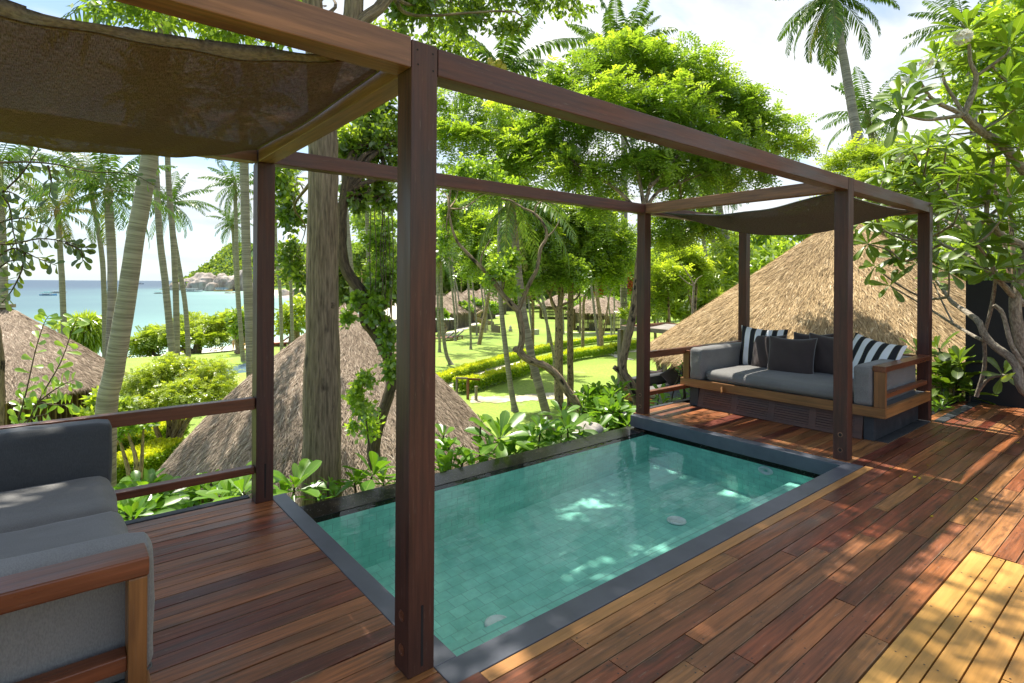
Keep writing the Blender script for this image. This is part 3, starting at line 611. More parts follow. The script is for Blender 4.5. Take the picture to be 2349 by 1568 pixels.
def lawnmat():
    m, nt, out, N, Lk = mat('lawn grass'); g = N('NewGeometry').outputs['Position']; sd = attr(N, 'rnd').outputs['Fac']
    n = N('TexNoise', i_Scale=.16, i_Detail=5.0, i_Roughness=.65); Lk(g, n.inputs['Vector']); r = ramp(N, [(.3, (.175, .27, .030)), (.5, (.235, .335, .038)), (.72, (.305, .37, .055))]); Lk(n.outputs[0], r.inputs[0])
    n2 = N('TexNoise', i_Scale=9.0, i_Detail=4.0, i_Roughness=.7); Lk(g, n2.inputs['Vector']); r2 = ramp(N, [(.3, (.62,) * 3), (.7, (1.25,) * 3)]); Lk(n2.outputs[0], r2.inputs[0])
    c = mixc(N, Lk, 1.0, r.outputs[0], r2.outputs[0], 'MULTIPLY')
    n3 = N('TexNoise', i_Scale=.5, i_Detail=4.0); Lk(g, n3.inputs['Vector']); r3 = ramp(N, [(.63, (0, 0, 0)), (.72, (.7, .7, .7))]); Lk(n3.outputs[0], r3.inputs[0])
    c = mixc(N, Lk, r3.outputs[0], c, (.30, .25, .14))
    rs_ = ramp(N, [(.30, (1, 1, 1)), (.36, (0, 0, 0))]); Lk(sd, rs_.inputs[0]); c = mixc(N, Lk, rs_.outputs[0], c, (.62, .56, .44))
    p = N('BsdfPrincipled', i_Roughness=.85); Lk(c, p.inputs['Base Color']); bp = N('Bump', i_Strength=.5, i_Distance=.05); Lk(n2.outputs[0], bp.inputs['Height']); Lk(bp.outputs[0], p.inputs['Normal'])
    Lk(p.outputs[0], out.inputs[0]); return m
tag(b.build('ground', lawnmat()), kind='structure')
def seamat():
    m, nt, out, N, Lk = mat('sea water'); g = N('NewGeometry').outputs['Position']; sd = attr(N, 'rnd').outputs['Fac']
    n0 = N('TexNoise', i_Scale=.012, i_Detail=3.0); Lk(g, n0.inputs['Vector']); ad = N('Math', operation='MULTIPLY_ADD'); Lk(n0.outputs[0], ad.inputs[0]); ad.inputs[1].default_value = .16; Lk(sd, ad.inputs[2])
    r = ramp(N, [(.08, (.36, .48, .40)), (.17, (.24, .385, .315)), (.30, (.145, .262, .235)), (.48, (.09, .162, .165)), (.70, (.055, .095, .120)), (1, (.042, .070, .098))]); Lk(ad.outputs[0], r.inputs[0])
    n = N('TexNoise', i_Scale=1.0, i_Detail=5.0, i_Roughness=.6); Lk(mapping(N, Lk, g, (.35, .5, .5)), n.inputs['Vector'])
    p = N('BsdfPrincipled', i_Roughness=.4, i_IOR=1.33); p.inputs['Specular IOR Level'].default_value = .25; Lk(r.outputs[0], p.inputs['Base Color']); bp = N('Bump', i_Strength=.6, i_Distance=.25); Lk(n.outputs[0], bp.inputs['Height']); Lk(bp.outputs[0], p.inputs['Normal'])
    Lk(p.outputs[0], out.inputs[0]); return m
ang = np.linspace(-1.35, .5, 90); rad = np.concatenate([np.geomspace(30, 1500, 90), [2500, 5000, 12000, 45000]])
A_, R_ = np.meshgrid(ang, rad, indexing='ij'); r_, d_ = R_ * np.sin(A_), R_ * np.cos(A_); sx, sy = WXY(r_, d_)
dep = np.clip(1 - np.exp(-np.maximum(-shore_d(r_, d_), 0) / 230.), 0, 1)
b = MB(); b.grid(np.stack([sx, sy, np.full_like(sx, SEA)], -1)[:, ::-1], dep[:, ::-1]); tag(b.build('sea', seamat()), kind='structure')
# sandy paths
M['sand'] = surf('pale sand', (.50, .44, .34), (.68, .62, .50), (2, 2, 2), .9, .3, coord='pos', dist=.05)
M['sandy'] = surf('worn sandy turf', (.32, .28, .15), (.62, .56, .42), (1.2, 1.2, 1.2), .9, .3, coord='pos', dist=.05)
def ribbon(name, px, w, m, dz=.03):
    P = np.array([GP(x, y, -3.8) for x, y in px]); P = np.array([np.interp(np.linspace(0, len(P) - 1, 60), np.arange(len(P)), P[:, k]) for k in range(3)]).T
    T = nrm(np.gradient(P, axis=0) * [1, 1, 0]); Nn = np.stack([-T[:, 1], T[:, 0], 0 * T[:, 0]], 1)
    k = np.linspace(-1, 1, 5); ww = w / 2 * (1 + .18 * np.sin(np.arange(60) * .7) + .1 * np.sin(np.arange(60) * 1.9))
    G = P[:, None] + Nn[:, None] * (k[None, :, None] * ww[:, None, None]); G[..., 2] = ground_z(G[..., 0], G[..., 1]) + dz * (1 - .9 * np.abs(k)[None] ** 3) + .012
    b = MB(); b.grid(G); return tag(b.build(name, m), kind='structure')
ribbon('sand_path', [(235, 1125), (300, 1100), (380, 1075), (480, 1045), (700, 985), (900, 925), (1010, 895), (1100, 868), (1210, 838), (1330, 818), (1440, 806), (1480, 804)], 1.5, M['sand'])
ribbon('sand_path', [(1080, 925), (1140, 925), (1200, 922), (1260, 918), (1330, 912), (1400, 905)], 1.3, M['sandy'])
ribbon('sand_path', [(1440, 830), (1400, 812), (1430, 800)], .8, M['sand'])
ribbon('footpath', [(1010, 760), (1050, 748), (1085, 733), (1100, 722), (1150, 716)], 1.6, M['sand'], .06)
ribbon('footpath', [(1290, 757), (1330, 758), (1380, 760), (1425, 762)], .5, M['sand'], .06)

# headland: hill, forest and granite boulders
def hill_h(r, D):
    z = 0
    for (px, D0, hh, wr, wd) in ((615, 880, 70, 72, 120), (740, 880, 74, 110, 140), (900, 900, 60, 150, 150), (1080, 800, 40, 170, 150)):
        r0 = (px - CX) / FD * D0; z = z + hh * np.exp(-np.abs((r - r0) / wr) ** 3 - ((D - D0) / wd) ** 2)
    return z
a1 = np.linspace(-520, 300, 110); d1 = np.linspace(560, 1150, 70); Ra, Da = np.meshgrid(a1, d1, indexing='ij'); hx, hy = WXY(Ra, Da); hz = SEA - 6 + np.minimum(hill_h(Ra, Da), 66)
b = MB(); b.grid(np.stack([hx, hy, hz], -1)); M['hill'] = surf('hill undergrowth', (.03, .07, .018), (.08, .15, .03), (.05, .05, .05), .95, .3, coord='pos'); tag(b.build('hill', M['hill']), kind='structure')
b = MB(); n = 15000; rr = rng.uniform(-500, 260, n); dd = rng.uniform(570, 900, n); hh = np.minimum(hill_h(rr, dd), 66); k = hh > 9 + 5 * rng.random(n); rr, dd, hh = rr[k], dd[k], hh[k]
cx_, cy_ = WXY(rr, dd); cn = np.stack([cx_, cy_, SEA - 6 + hh + rng.uniform(-1, 2, len(rr))], 1); clump = rng.random(len(cn))
P = (cn[:, None] + rng.normal(size=(len(cn), 9, 3)) * [1.9, 1.9, 1.5]).reshape(-1, 3); d = rng.normal(size=P.shape); b.leaves(P, d, rng.normal(size=P.shape), 3.2, 2.6, np.clip(np.repeat(clump, 9) * .7 + rng.random(len(P)) * .45, 0, 1)); tag(b.build('hill_forest', M['lf_far']), kind='stuff')
M['rock'] = surf('granite boulder', (.22, .18, .145), (.47, .41, .35), (.12, .12, .05), .9, .5, coord='pos', lo=.38, hi=.62, dist=1.0, extra=((.3, .3, .05), (.12, .10, .085), .6, .72))
M['rock2'] = surf('near granite boulder', (.30, .26, .22), (.50, .45, .40), (3, 3, 3), .9, .5, coord='pos', dist=.05)
def boulder(px0, px1, py0, py1, D, label, rot=0, m='rock', sq=.75, grp='granite boulders at the foot of the headland'):
    c = U((px0 + px1) / 2, py1, D); w = (px1 - px0) / 2 / FD * D; h = (py1 - py0) / FD * D
    n, mm = 40, 26; th = np.linspace(0, np.pi, mm); ph = np.arange(n) * 2 * np.pi / n
    V = np.stack([np.sin(th)[:, None] * np.cos(ph), np.sin(th)[:, None] * np.sin(ph), np.cos(th)[:, None] * np.ones(n)], -1)
    V = np.sign(V) * np.abs(V) ** sq; k = rng.normal(size=(7, 3)) * 2.0; f = sum(np.sin(V @ q + rng.uniform(0, 6)) for q in k) / 7
    k2 = rng.normal(size=(5, 3)) * 6; f2 = sum(np.abs(np.sin(V @ q + rng.uniform(0, 6))) for q in k2) / 5
    V = V * (1 + .30 * f - .22 * f2)[..., None]
    rt = np.array([sY, -cY, 0]); fw = np.array([cY, sY, 0])
    Pp = c + V[..., :1] * w * rt + V[..., 1:2] * w * .8 * fw + V[..., 2:] * h * UP
    Pp += (V[..., 2:] * rot * h) * rt
    b = MB(); b.grid(Pp, wrap=True); o = b.build('boulder', M[m]); tag(o, label, 'boulder', grp); return o
for a in ((425, 505, 623, 662, 640, 'largest rounded granite boulder, sunlit dome on the sea end of the headland', .1), (387, 425, 646, 662, 650, 'low pale boulder at the far seaward tip of the headland', 0), (414, 452, 636, 655, 700, 'flat grey boulder behind the seaward tip of the headland', 0),
          (484, 545, 628, 663, 620, 'broad tilted granite slab right of the largest headland boulder', .5), (470, 500, 646, 663, 600, 'small boulder wedged at the waterline under the headland slab', .1), (541, 575, 612, 664, 625, 'tall cracked boulder pile behind the thin palm trunks on the headland', 0), (560, 584, 640, 663, 610, 'small boulder at the waterline just left of the mahogany post', 0), (498, 520, 626, 640, 660, 'small boulder perched on top of the headland slab', 0)):
    boulder(*a)
boulder(529, 546, 669, 679, 500, 'single round boulder standing alone in the shallow bay', 0, grp=None)
for a in ((640, 668, 662, 683, 420, 'pale boulder on the bay shore seen just right of the mahogany post'), (664, 700, 660, 680, 430, 'broad pale boulder on the bay shore left of the thick trunk'), (650, 700, 676, 690, 400, 'low dark boulder at the waterline left of the thick trunk')): boulder(*a, 0, grp='pale boulders on the inner bay shore')
# ---- boats
def boat(px, py, D, L, label, hull, roof, kind=0, heading=0):
    c = U(px, py, D); c[2] = SEA; root = thing('boat', label, 'boat', c, 'boats moored in the bay')
    rt = np.array([sY, -cY, 0]) * math.cos(heading) + np.array([cY, sY, 0]) * math.sin(heading); sd = np.array([-rt[1], rt[0], 0])
    t = np.linspace(-1, 1, 13); wd = L * .13 * (1 - np.clip(t, 0, 1) ** 2.5) * (1 - .25 * np.clip(-t, 0, 1) ** 3); sh = L * .055 * (1 + .9 * np.clip(t, 0, 1) ** 2 + .2 * t * t)
    prof = [(-1, 1.), (-.8, .2), (-.45, -.25), (.45, -.25), (.8, .2), (1, 1.)]
    G = np.array([[c + rt * tt * L / 2 + sd * a * w_ + UP * (z * s_ + .12) for a, z in prof] for tt, w_, s_ in zip(t, wd, sh)])
    b = MB(); b.grid(G, sm=False); b.grid(np.array([[G[i, 0] - UP * .1, G[i, -1] - UP * .1] for i in range(13)])[:, ::-1], sm=False, mi=1); b.add(G[0], [list(range(6))], .5); b.build('hull', [hull, M['greywood']], root)
    def bx(a0, a1, hw, z0, z1, m, nm):
        b = MB(); V = [c + rt * a * L / 2 + sd * s * hw + UP * z for a in (a0, a1) for s in (-1, 1) for z in (z0, z1)]
        b.add(V, [[0, 1, 3, 2], [4, 6, 7, 5], [0, 4, 5, 1], [2, 3, 7, 6], [0, 2, 6, 4], [1, 5, 7, 3]]); b.build(nm, m, root)
    bx(-.7, .25, L * .095, L * .05, L * .12, M['white'] if kind else hull, 'cabin'); bx(-.62, .18, L * .097, L * .075, L * .10, M['dark'], 'cabin_window')
    bx(-.85, .38, L * .115, L * .175, L * .19, roof, 'roof')
    if kind == 2: bx(-.5, .1, L * .1, L * .235, L * .25, roof, 'upper_roof')
    for a in (-.8, -.4, 0, .34):
        for s in (-1, 1): b = MB(); b.beam(c + rt * a * L / 2 + sd * s * L * .105 + UP * L * .05, c + rt * a * L / 2 + sd * s * L * .105 + UP * L * .176, .12, .12); b.build('canopy_post', M['white'], root)
    if kind == 2:
        for a in (-.45, .05): b = MB(); b.beam(c + rt * a * L / 2 + UP * L * .19, c + rt * a * L / 2 + UP * L * .236, .3, .12); b.build('canopy_post', M['white'], root)
    return root
blue = plain('blue boat paint', (.16, .42, .70)); teal = plain('teal awning', (.05, .50, .40)); wht = plain('white boat paint', (.7, .7, .68)); orng = plain('orange boat paint', (.65, .36, .10)); redp = plain('red boat paint', (.45, .08, .05)); yel = plain('yellow paint', (.7, .48, .05))
boat(111, 681, 395, 10.5, 'blue tour boat with a turquoise awning, left of the first bay palm trunk', blue, teal, 2, .2)
boat(134, 676, 470, 11, 'white roofed boat half behind the slender bay palm trunk at left', wht, wht, 1, .9)
boat(365, 671, 470, 9, 'small white boat with an orange stern beside the leaning trio of palms', wht, teal, 1, 1.2)
boat(444, 668, 560, 18, 'long white dive boat in front of the headland boulders', wht, wht, 1, 0)
boat(513, 667, 590, 19, 'long blue and yellow tour boat below the headland slab', orng, blue, 1, 0)
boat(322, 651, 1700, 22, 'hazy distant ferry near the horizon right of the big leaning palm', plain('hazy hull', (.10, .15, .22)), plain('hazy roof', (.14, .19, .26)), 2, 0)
boat(523, 674, 500, 6, 'little red kayak like boat beside the lone boulder in the bay', redp, redp, 0, 0)

# ================================================================ THATCHED HUTS
def straw(b, n, pf, nf, L, W, ang=.25, lift=.10):
    """n thatch straws lying on the cone; pf(u,v) point, nf downslope dir & normal"""
    u = rng.random(n); v = np.sqrt(rng.random(n)); P, dn, no = pf(u, v); sd = np.cross(dn, no)
    d = nrm(dn + sd * rng.normal(0, ang, n)[:, None] + no * np.abs(rng.normal(0, lift, n))[:, None]); LL = L * rng.uniform(.5, 1.3, n); r = np.clip(rng.normal(.48, .25, n), 0, 1)
    b.leaves(P - d * LL[:, None] * .4 + no * (.012 + .02 * rng.random(n))[:, None], d, sd + no * rng.normal(0, .3, n)[:, None], LL, W * rng.uniform(.6, 1.5, n), r)
def hut(label, apex, eave_z, Rx, Ry, m, nstraw, L=.35, Wd=.022, ridge=0, rot=0, bell=.12, wall=None, wallmat='planks', floor=None, courses=0, sq=3.2, sang=.25, grp='thatched huts'):
    apex = np.array(apex, float); Hh = apex[2] - eave_z
    root = thing('thatched_hut', label, 'hut', (apex[0], apex[1], floor if floor is not None else eave_z - 2.2), grp)
    cr, sr = math.cos(rot), math.sin(rot)
    def pf(u, v):
        a = u * 2 * np.pi; rr = v + bell * np.sin(np.pi * v) * -.6; ca, sa = np.cos(a), np.sin(a)
        # slightly squared plan with a short ridge along local x
        q = (np.abs(ca) ** sq + np.abs(sa) ** sq) ** (-1 / sq)
        lx = ca * q * Rx * v + ridge * np.clip(ca * 2.5, -1, 1) * (1 - .2 * v); ly = sa * q * Ry * v
        z = apex[2] - Hh * (v - bell * np.sin(np.pi * v ** 1.3))
        X = apex[0] + lx * cr - ly * sr; Y = apex[1] + lx * sr + ly * cr
        P = np.stack([X, Y, z], -1)
        ox = np.stack([(ca * q * Rx) * cr - (sa * q * Ry) * sr, (ca * q * Rx) * sr + (sa * q * Ry) * cr, 0 * X - Hh], -1); dn = nrm(ox)
        ho = nrm(ox * [1, 1, 0]); no = nrm(np.cross(np.cross(dn, UP * np.ones_like(dn)), dn)); no = np.where((no[..., 2:] < 0), -no, no)
        return P, dn, no
    uu = np.linspace(0, 1, 73)[:-1]; vv = np.linspace(0.0, 1, 16); Ug, Vg = np.meshgrid(uu, vv, indexing='ij'); P, dn, no = pf(Ug, Vg)
    P = P + no * (rng.normal(0, .02, P.shape[:2]) * (Vg > .02))[..., None]
    b = MB(); b.grid(np.transpose(P, (1, 0, 2)), np.clip(rng.normal(.25, .08, P.shape[:2]), 0, 1).T, wrap=True)
    Q = P[:, -1]; inn = Q - (Q - [apex[0], apex[1], 0]) * [.10, .10, 0] - [0, 0, .12]; b.grid(np.stack([Q, inn]), .15, wrap=True); b.grid(np.stack([inn, inn * 0 + [apex[0], apex[1], eave_z + .5]]), .1, wrap=True)
    straw(b, nstraw, pf, None, L, Wd, sang)
    # fringe hanging from the eave
    nf = nstraw // 7; u = rng.random(nf); Pf, dnf, nof = pf(u, np.full(nf, 1.0) - rng.random(nf) * .05); dirs = nrm(dnf + [0, 0, -.55] + rng.normal(0, .16, (nf, 3)))
    b.leaves(Pf - dirs * .06, dirs, rng.normal(size=(nf, 3)), L * rng.uniform(.4, 1.0, nf), Wd * rng.uniform(.7, 1.5, nf), np.clip(rng.normal(.42, .22, nf), 0, 1))
    b.build('thatch_roof', M[m], root)
    if ridge and wall:
        b = MB(); a = np.array([cr, sr, 0]); b.beam(apex - a * (ridge + .1) + UP * .05, apex + a * (ridge + .1) + UP * .05, .3, .10); b.build('ridge_board', M['greywood'], root)
    if wall:
        b = MB(); k = 0; fz0 = floor
        wx, wy = Rx * wall + ridge, Ry * wall
        for (ax, ay, bx_, by_) in ((-wx, -wy, wx, -wy), (wx, -wy, wx, wy), (wx, wy, -wx, wy), (-wx, wy, -wx, -wy)):
            Ln = math.hypot(bx_ - ax, by_ - ay); t = 0
            while t < Ln:
                w_ = rng.uniform(.10, .22); t2 = min(t + w_, Ln); p = [ax + (bx_ - ax) * (t + t2) / 2 / Ln, ay + (by_ - ay) * (t + t2) / 2 / Ln]
                X, Y = apex[0] + p[0] * cr - p[1] * sr, apex[1] + p[0] * sr + p[1] * cr; ux, uy = (bx_ - ax) / Ln, (by_ - ay) / Ln; wdv = np.array([ux * cr - uy * sr, ux * sr + uy * cr, 0])
                b.beam((X, Y, fz0), (X, Y, eave_z + .45), .04 + rng.random() * .02, t2 - t - .006, up=np.cross(wdv, UP)); t = t2
        b.build('plank_wall', M[wallmat], root)
    return root
M['planks'] = wood('hut wall planks', [(0, (.045, .03, .018)), (.3, (.10, .065, .03)), (.6, (.17, .115, .05)), (1, (.25, .17, .065))], .7, .4)
M['greyplanks'] = wood('grey hut planks', [(0, (.16, .145, .12)), (1, (.26, .23, .19))], .8, .3)
ap = U(1935, 497, 12.0); hut('big golden thatched roof rising behind the far sofa', ap, .08, 4.05, 4.05, 'thatch_gold', 125000, .34, .0105, 0, .5, .0, floor=-2.4, sq=2.3)
bb = MB(); 
ap = U(790, 700, 11.0); hut('weathered grey thatched roof just below the terrace behind the thick tree trunk', ap, -1.98, 3.15, 3.15, 'thatch_grey', 95000, .22, .0105, 0, .3, .085, .62, 'planks', -4.0, sq=2.15, sang=.5)
ap = U(-15, 706, 16.0); hut('grey thatched hut with dark and light plank walls at the left edge', ap, -1.48, 2.65, 2.8, 'thatch_grey', 60000, .26, .014, .4, YAW - math.pi / 2 + .06, .03, .62, 'planks', -3.75, sq=2.5, sang=.4)
# far row of bungalows beyond the lawn
for i, (px, py, D, R, lab) in enumerate(((1012, 676, 74, 3.0, 'nearest of the far grey bungalows, just right of the near post'), (1043, 667, 84, 3.3, 'second far bungalow from the near post with a pointed thatched roof'), (1078, 664, 92, 3.5, 'third far bungalow from the near post, tallest pointed roof of the row'), (1108, 662, 104, 3.6, 'fourth far bungalow from the near post behind thin palm trunks'), (1131, 664, 118, 3.6, 'smallest and farthest grey bungalow of the lawn row'))):
    c = U(px, py, D); z0 = gz(c[0], c[1]); hut(lab, c, z0 + 2.5, R, R, 'thatch_grey', 2500, .7, .06, .6, .3, .0, .8, 'greyplanks', z0 - .2, grp='far bungalows along the lawn')
c = U(1310, 672, 95); z0 = gz(c[0], c[1]); hut('low thatched bungalow half hidden behind the lawn trees right of the forked trunk', c, z0 + 2.2, 4.5, 3.5, 'thatch_grey', 2500, .7, .06, 1.6, YAW - 1.57, .0, .8, 'planks', z0 - .2, grp=None)
c = U(1380, 676, 70); z0 = gz(c[0], c[1]); hut('dark walled thatched bungalow behind the red flowering tree', c, z0 + 2.2, 3.6, 3.2, 'thatch_grey', 2500, .6, .05, .8, YAW - 1.57, .0, .8, 'planks', z0 - .2, grp=None)
# hillside houses across the bay
for px, py, D, lab in ((785, 640, 300, 'grey roofed villa on the hillside between trunk and vine tree'), (825, 588, 420, 'dark roofed house high on the far hillside behind the vines')):
    c = U(px, py, D); root = thing('hillside_house', lab, 'house', c, 'houses on the far hillside'); q = MB(); s = D / 300
    q.box(c[0] - 4 * s, c[0] + 4 * s, c[1] - 3 * s, c[1] + 3 * s, c[2] - 9 * s, c[2]); q.build('wall', plain('house wall', (.30, .25, .2)), root)
    q = MB(); q.box(c[0] - 2.5 * s, c[0] + 2.5 * s, c[1] - 3.05 * s, c[1] - 3.0 * s, c[2] - 2.6 * s, c[2] - .6 * s); q.box(c[0] - 4.05 * s, c[0] - 4.0 * s, c[1] - 2 * s, c[1] + 2 * s, c[2] - 2.6 * s, c[2] - .6 * s); q.build('window_band', M['dark'], root)
    q = MB(); V = [[c[0] + a * 5.5 * s, c[1] + e * 4.5 * s, c[2]] for a, e in ((-1, -1), (1, -1), (1, 1), (-1, 1))] + [[c[0] - 2 * s, c[1], c[2] + 2.6 * s], [c[0] + 2 * s, c[1], c[2] + 2.6 * s]]
    q.add(V, [[0, 1, 5, 4], [2, 3, 4, 5]]); q.add(V, [[1, 2, 5], [3, 0, 4]]); q.add(V, [[3, 2, 1, 0]]); q.build('roof', plain('grey roof', (.20, .19, .18)), root)

# ================================================================ LOWER NEIGHBOURING TERRACE
DN = 16.0
def q3(x, y, D=DN): return U(x, y, D)
rt = np.array([sY, -cY, 0]); fw = np.array([cY, sY, 0]); ax_ = np.array([1., 0, 0]); ay_ = np.array([0., 1, 0])
o = q3(1423, 752, 16.6); zt = o[2]
nb = thing('lower_pergola', 'weathered wooden pergola of the lower terrace behind the back post', 'pergola', o - UP * 2.5)
def nbm(p, q, w=.12, h=.12, m='greywood', nm='beam'):
    b = MB(); b.beam(p, q, w, h); return b.build(nm, M[m], nb)
c1 = o; c2 = o + ay_ * -1.95; c3 = o + ax_ * 2.2; c4 = c2 + ax_ * 2.2
for c in (c1, c2, c3, c4): nbm(c - UP * 2.6, c - UP * .062, nm='post', m='greywood' if c is not c2 else 'paleb')
nbm(c1 - ay_ * .06, c2 + ay_ * .06); nbm(c3 - ay_ * .06, c4 + ay_ * .06, m='paleb'); nbm(c1 + ax_ * .062, c3 - ax_ * .062, m='paleb'); nbm(c2 + ax_ * .062, c4 - ax_ * .062, m='paleb')
for z in (-1.82, -2.25): nbm(c1 + UP * z - ay_ * .06, c2 + UP * z + ay_ * .06, .06, .08, 'paleb', 'rail')
nbm(c1 + UP * -1.82 + ax_ * .06, c3 + UP * -1.82 - ax_ * .06, .06, .08, 'paleb', 'rail')
n_ = 20; u, v = np.meshgrid(np.linspace(0, 1, n_), np.linspace(0, 1, n_), indexing='ij')
P = c2[None, None] + ax_ * (.06 + 2.08 * u)[..., None] + ay_ * (.08 + 1.8 * v)[..., None] + UP * (.03 - .16 * 4 * u * (1 - u) * (.4 + .6 * 4 * v * (1 - v)))[..., None]
b = MB(); b.grid(P); b.grid(P[::-1] - [0, 0, .004]); so_ = b.build('shade_sail', surf('pale sailcloth', (.20, .18, .15), (.34, .31, .27), (3, 3, 3), .9, .1)); tag(so_, 'faded pale shade sail on the lower neighbouring pergola', 'shade sail', None)
b = MB(); b.box(c2[0] - .5, c2[0] + 3, c2[1] - 1.4, c2[1] + 2.3, zt - 2.9, zt - 2.52); b.box(c2[0] - .55, c2[0] - .4, c2[1] - 1.4, c2[1] + 2.3, zt - 4.6, zt - 2.5); b.box(c2[0] - .4, c2[0] + 3, c2[1] + 2.2, c2[1] + 2.3, zt - 4.6, zt - 2.9); tag(b.build('lower_terrace', M['darkpaint']), kind='structure')
# lower daybed with its pillows, seen between the post and our sofa
bd = q3(1560, 905, 13.0); sf = thing('lower_daybed', 'grey cushioned daybed on the lower terrace seen past the back post', 'sofa', bd - UP * .5)
def cb(x0, x1, y0, y1, z0, z1, m, nm):
    b = MB(); cushion(b, bd[0] + x0, bd[0] + x1, bd[1] + y0, bd[1] + y1, bd[2] + z0, bd[2] + z1, .04, .01, 9); b.build(nm, M[m], sf)
cb(-.7, 1.1, -.9, 1.0, -.06, .08, 'grey', 'seat_cushion'); cb(.9, 1.1, -.9, 1.0, .09, .34, 'charcoal', 'back_cushion'); cb(-.7, .88, .85, 1.05, .09, .32, 'charcoal', 'arm_cushion')
b = MB(); b.box(bd[0] - .75, bd[0] + 1.15, bd[1] - .95, bd[1] + 1.1, bd[2] - .20, bd[2] - .07); b.build('frame', M['teak'], sf)
b = MB(); b.box(bd[0] - .65, bd[0] + 1.1, bd[1] - .9, bd[1] + 1.0, bd[2] - .75, bd[2] - .205); b.build('plinth', M['charcoal'], sf)
b = MB(); b.beam(bd + [-.72, -.9, -.30], bd + [-.72, 1.05, -.30], .06, .07); b.build('front_rail', M['paleb'], sf)
def pxr(p): return p
pillow('dark pillow standing on its corner on the lower daybed, nearest to our sofa', 'brownp', q3(1541, 862, 13.2), .40, .40, .16, (-1, -.5, .2), tilt=.75, pipe=None, group='dark pillows on the lower terrace')
pillow('dark pillow on the lower terrace just left of the back post', 'brownp', q3(1484, 864, 14.6), .42, .42, .16, (-1, -.6, .3), tilt=-.2, pipe=None, group='dark pillows on the lower terrace')
pillow('dark pillow on the lower terrace just right of the back post', 'brownp', q3(1506, 868, 14.2), .40, .42, .16, (-.6, -1, .2), tilt=.1, pipe=None, group='dark pillows on the lower terrace')

# ================================================================ LAWN FURNITURE AND BEACH THINGS
def atg(x, y): # terrain point under a picture point
    z = -4.
    for _ in range(8): p = GP(x, y, z); z = gz(p[0], p[1])
    return p
p = atg(1112, 764); fe = thing('picket_enclosure', 'low grey picket enclosure standing alone on the lawn', 'fence', p); D_ = RD(p[0], p[1])[1]; Lf = 70 / FD * D_
cs = [p + rt * -Lf / 2 + fw * .6, p + rt * -.15 * Lf - fw * .8, p + rt * Lf / 2 - fw * .1, p + rt * .2 * Lf + fw * 1.6]
b = MB()
for a, c in zip(cs, cs[1:] + cs[:1]):
    n = int(np.linalg.norm(c - a) / .11)
    for i in range(n): q = a + (c - a) * i / n; b.beam(q, q + UP * (.75 + rng.random() * .06), .08, .02, up=nrm(c - a))
b.build('pickets', M['greywood'], fe)
def lounger(p, rot, label, m='charcoal'):
    root = thing('sun_lounger', label, 'lounger', p, 'sun loungers out on the lawn'); d = rt * math.cos(rot) + fw * math.sin(rot); s = np.cross(UP, d)
    b = MB(); b.beam(p + UP * .3 - d * .9, p + UP * .3 + d * .9, .65, .05); b.build('bed', M['paleb'], root)
    b = MB(); b.beam(p + UP * .32 + d * .3, p + UP * .85 + d * .95, .62, .06, up=UP); b.build('backrest', M[m], root)
    for a in (-.8, .8):
        for e in (-.28, .28): b = MB(); b.beam(p + d * a + s * e, p + d * a + s * e + UP * .28, .06, .06); b.build('leg', M['paleb'], root)
for x, y, l in ((1018, 783, 'dark sun lounger on the lawn closest to the near post'), (1030, 781, 'second dark sun lounger on the lawn right of the near post'), (1041, 779, 'third dark sun lounger, rightmost of the lawn trio')): lounger(atg(x, y), .15, l)
p = atg(1014, 768); um = thing('parasol', 'white parasol low on the far lawn beside the near post', 'parasol', p); b = MB(); a = np.arange(8) * np.pi / 4
b.grid(np.array([[p + UP * 2.2 + .02 * rt] * 8, [p + UP * 1.75 + 1.5 * (rt * math.cos(t) + fw * math.sin(t)) for t in a]]), wrap=True, sm=False); b.build('canopy', M['white'], um); b = MB(); b.tube([p, p + UP * 2.2], .03, 6, sub=1); b.build('pole', M['greywood'], um)
def gate(p, w, h, label, m, turn=0):
    root = thing('wooden_barrier', label, 'barrier', p, 'wooden barriers where the hedge path starts'); d = rt * math.cos(turn) + fw * math.sin(turn)
    b = MB(); b.beam(p, p + UP * h, .09, .09); b.build('post', M[m], root); b = MB(); b.beam(p + UP * (h - .04) - d * .04, p + UP * (h - .06) + d * w, .07, .09); b.build('rail', M[m], root); return root
p = atg(1073, 917); gate(p, .55, .95, 'brown wooden barrier with one short arm at the end of the yellow hedge', 'redrail')
p = atg(1048, 905); gate(p, .5, .8, 'pale wooden barrier in front of the yellow hedge end', 'greywood')
p = atg(1092, 921); b = MB(); b.beam(p, p + UP * .62, .10, .10); b.beam(p + UP * .622, p + UP * .66, .13, .13); tag(b.build('garden_bollard', M['greywood']), 'short grey wooden bollard on the lawn beside the hedge path', 'bollard')
p = atg(1326, 763); b = MB(); b.tube([p, p + UP * .5, p + UP * .55, p + UP * .75], [.07, .07, .12, .10], 8, sub=1); tag(b.build('garden_light', M['dark']), 'small dark path light standing alone on the lawn', 'lamp')
p = atg(1224, 768); b = MB(); b.box(p[0] - .5, p[0] + .5, p[1] - .35, p[1] + .35, p[2] - .1, p[2] + .55); tag(b.build('stone_block', surf('pale stone', (.3, .29, .26), (.45, .43, .39), (3, 3, 3))), 'pale square stone block on the lawn behind the leaning palm', 'stone block', 'stone blocks on the lawn')
p = atg(1361, 757); b = MB(); b.box(p[0] - .4, p[0] + .4, p[1] - .3, p[1] + .3, p[2] - .1, p[2] + .8); tag(b.build('stone_block', bpy.data.materials['pale stone']), 'stone block beside the forked lawn tree near the hedge', 'stone block', 'stone blocks on the lawn')
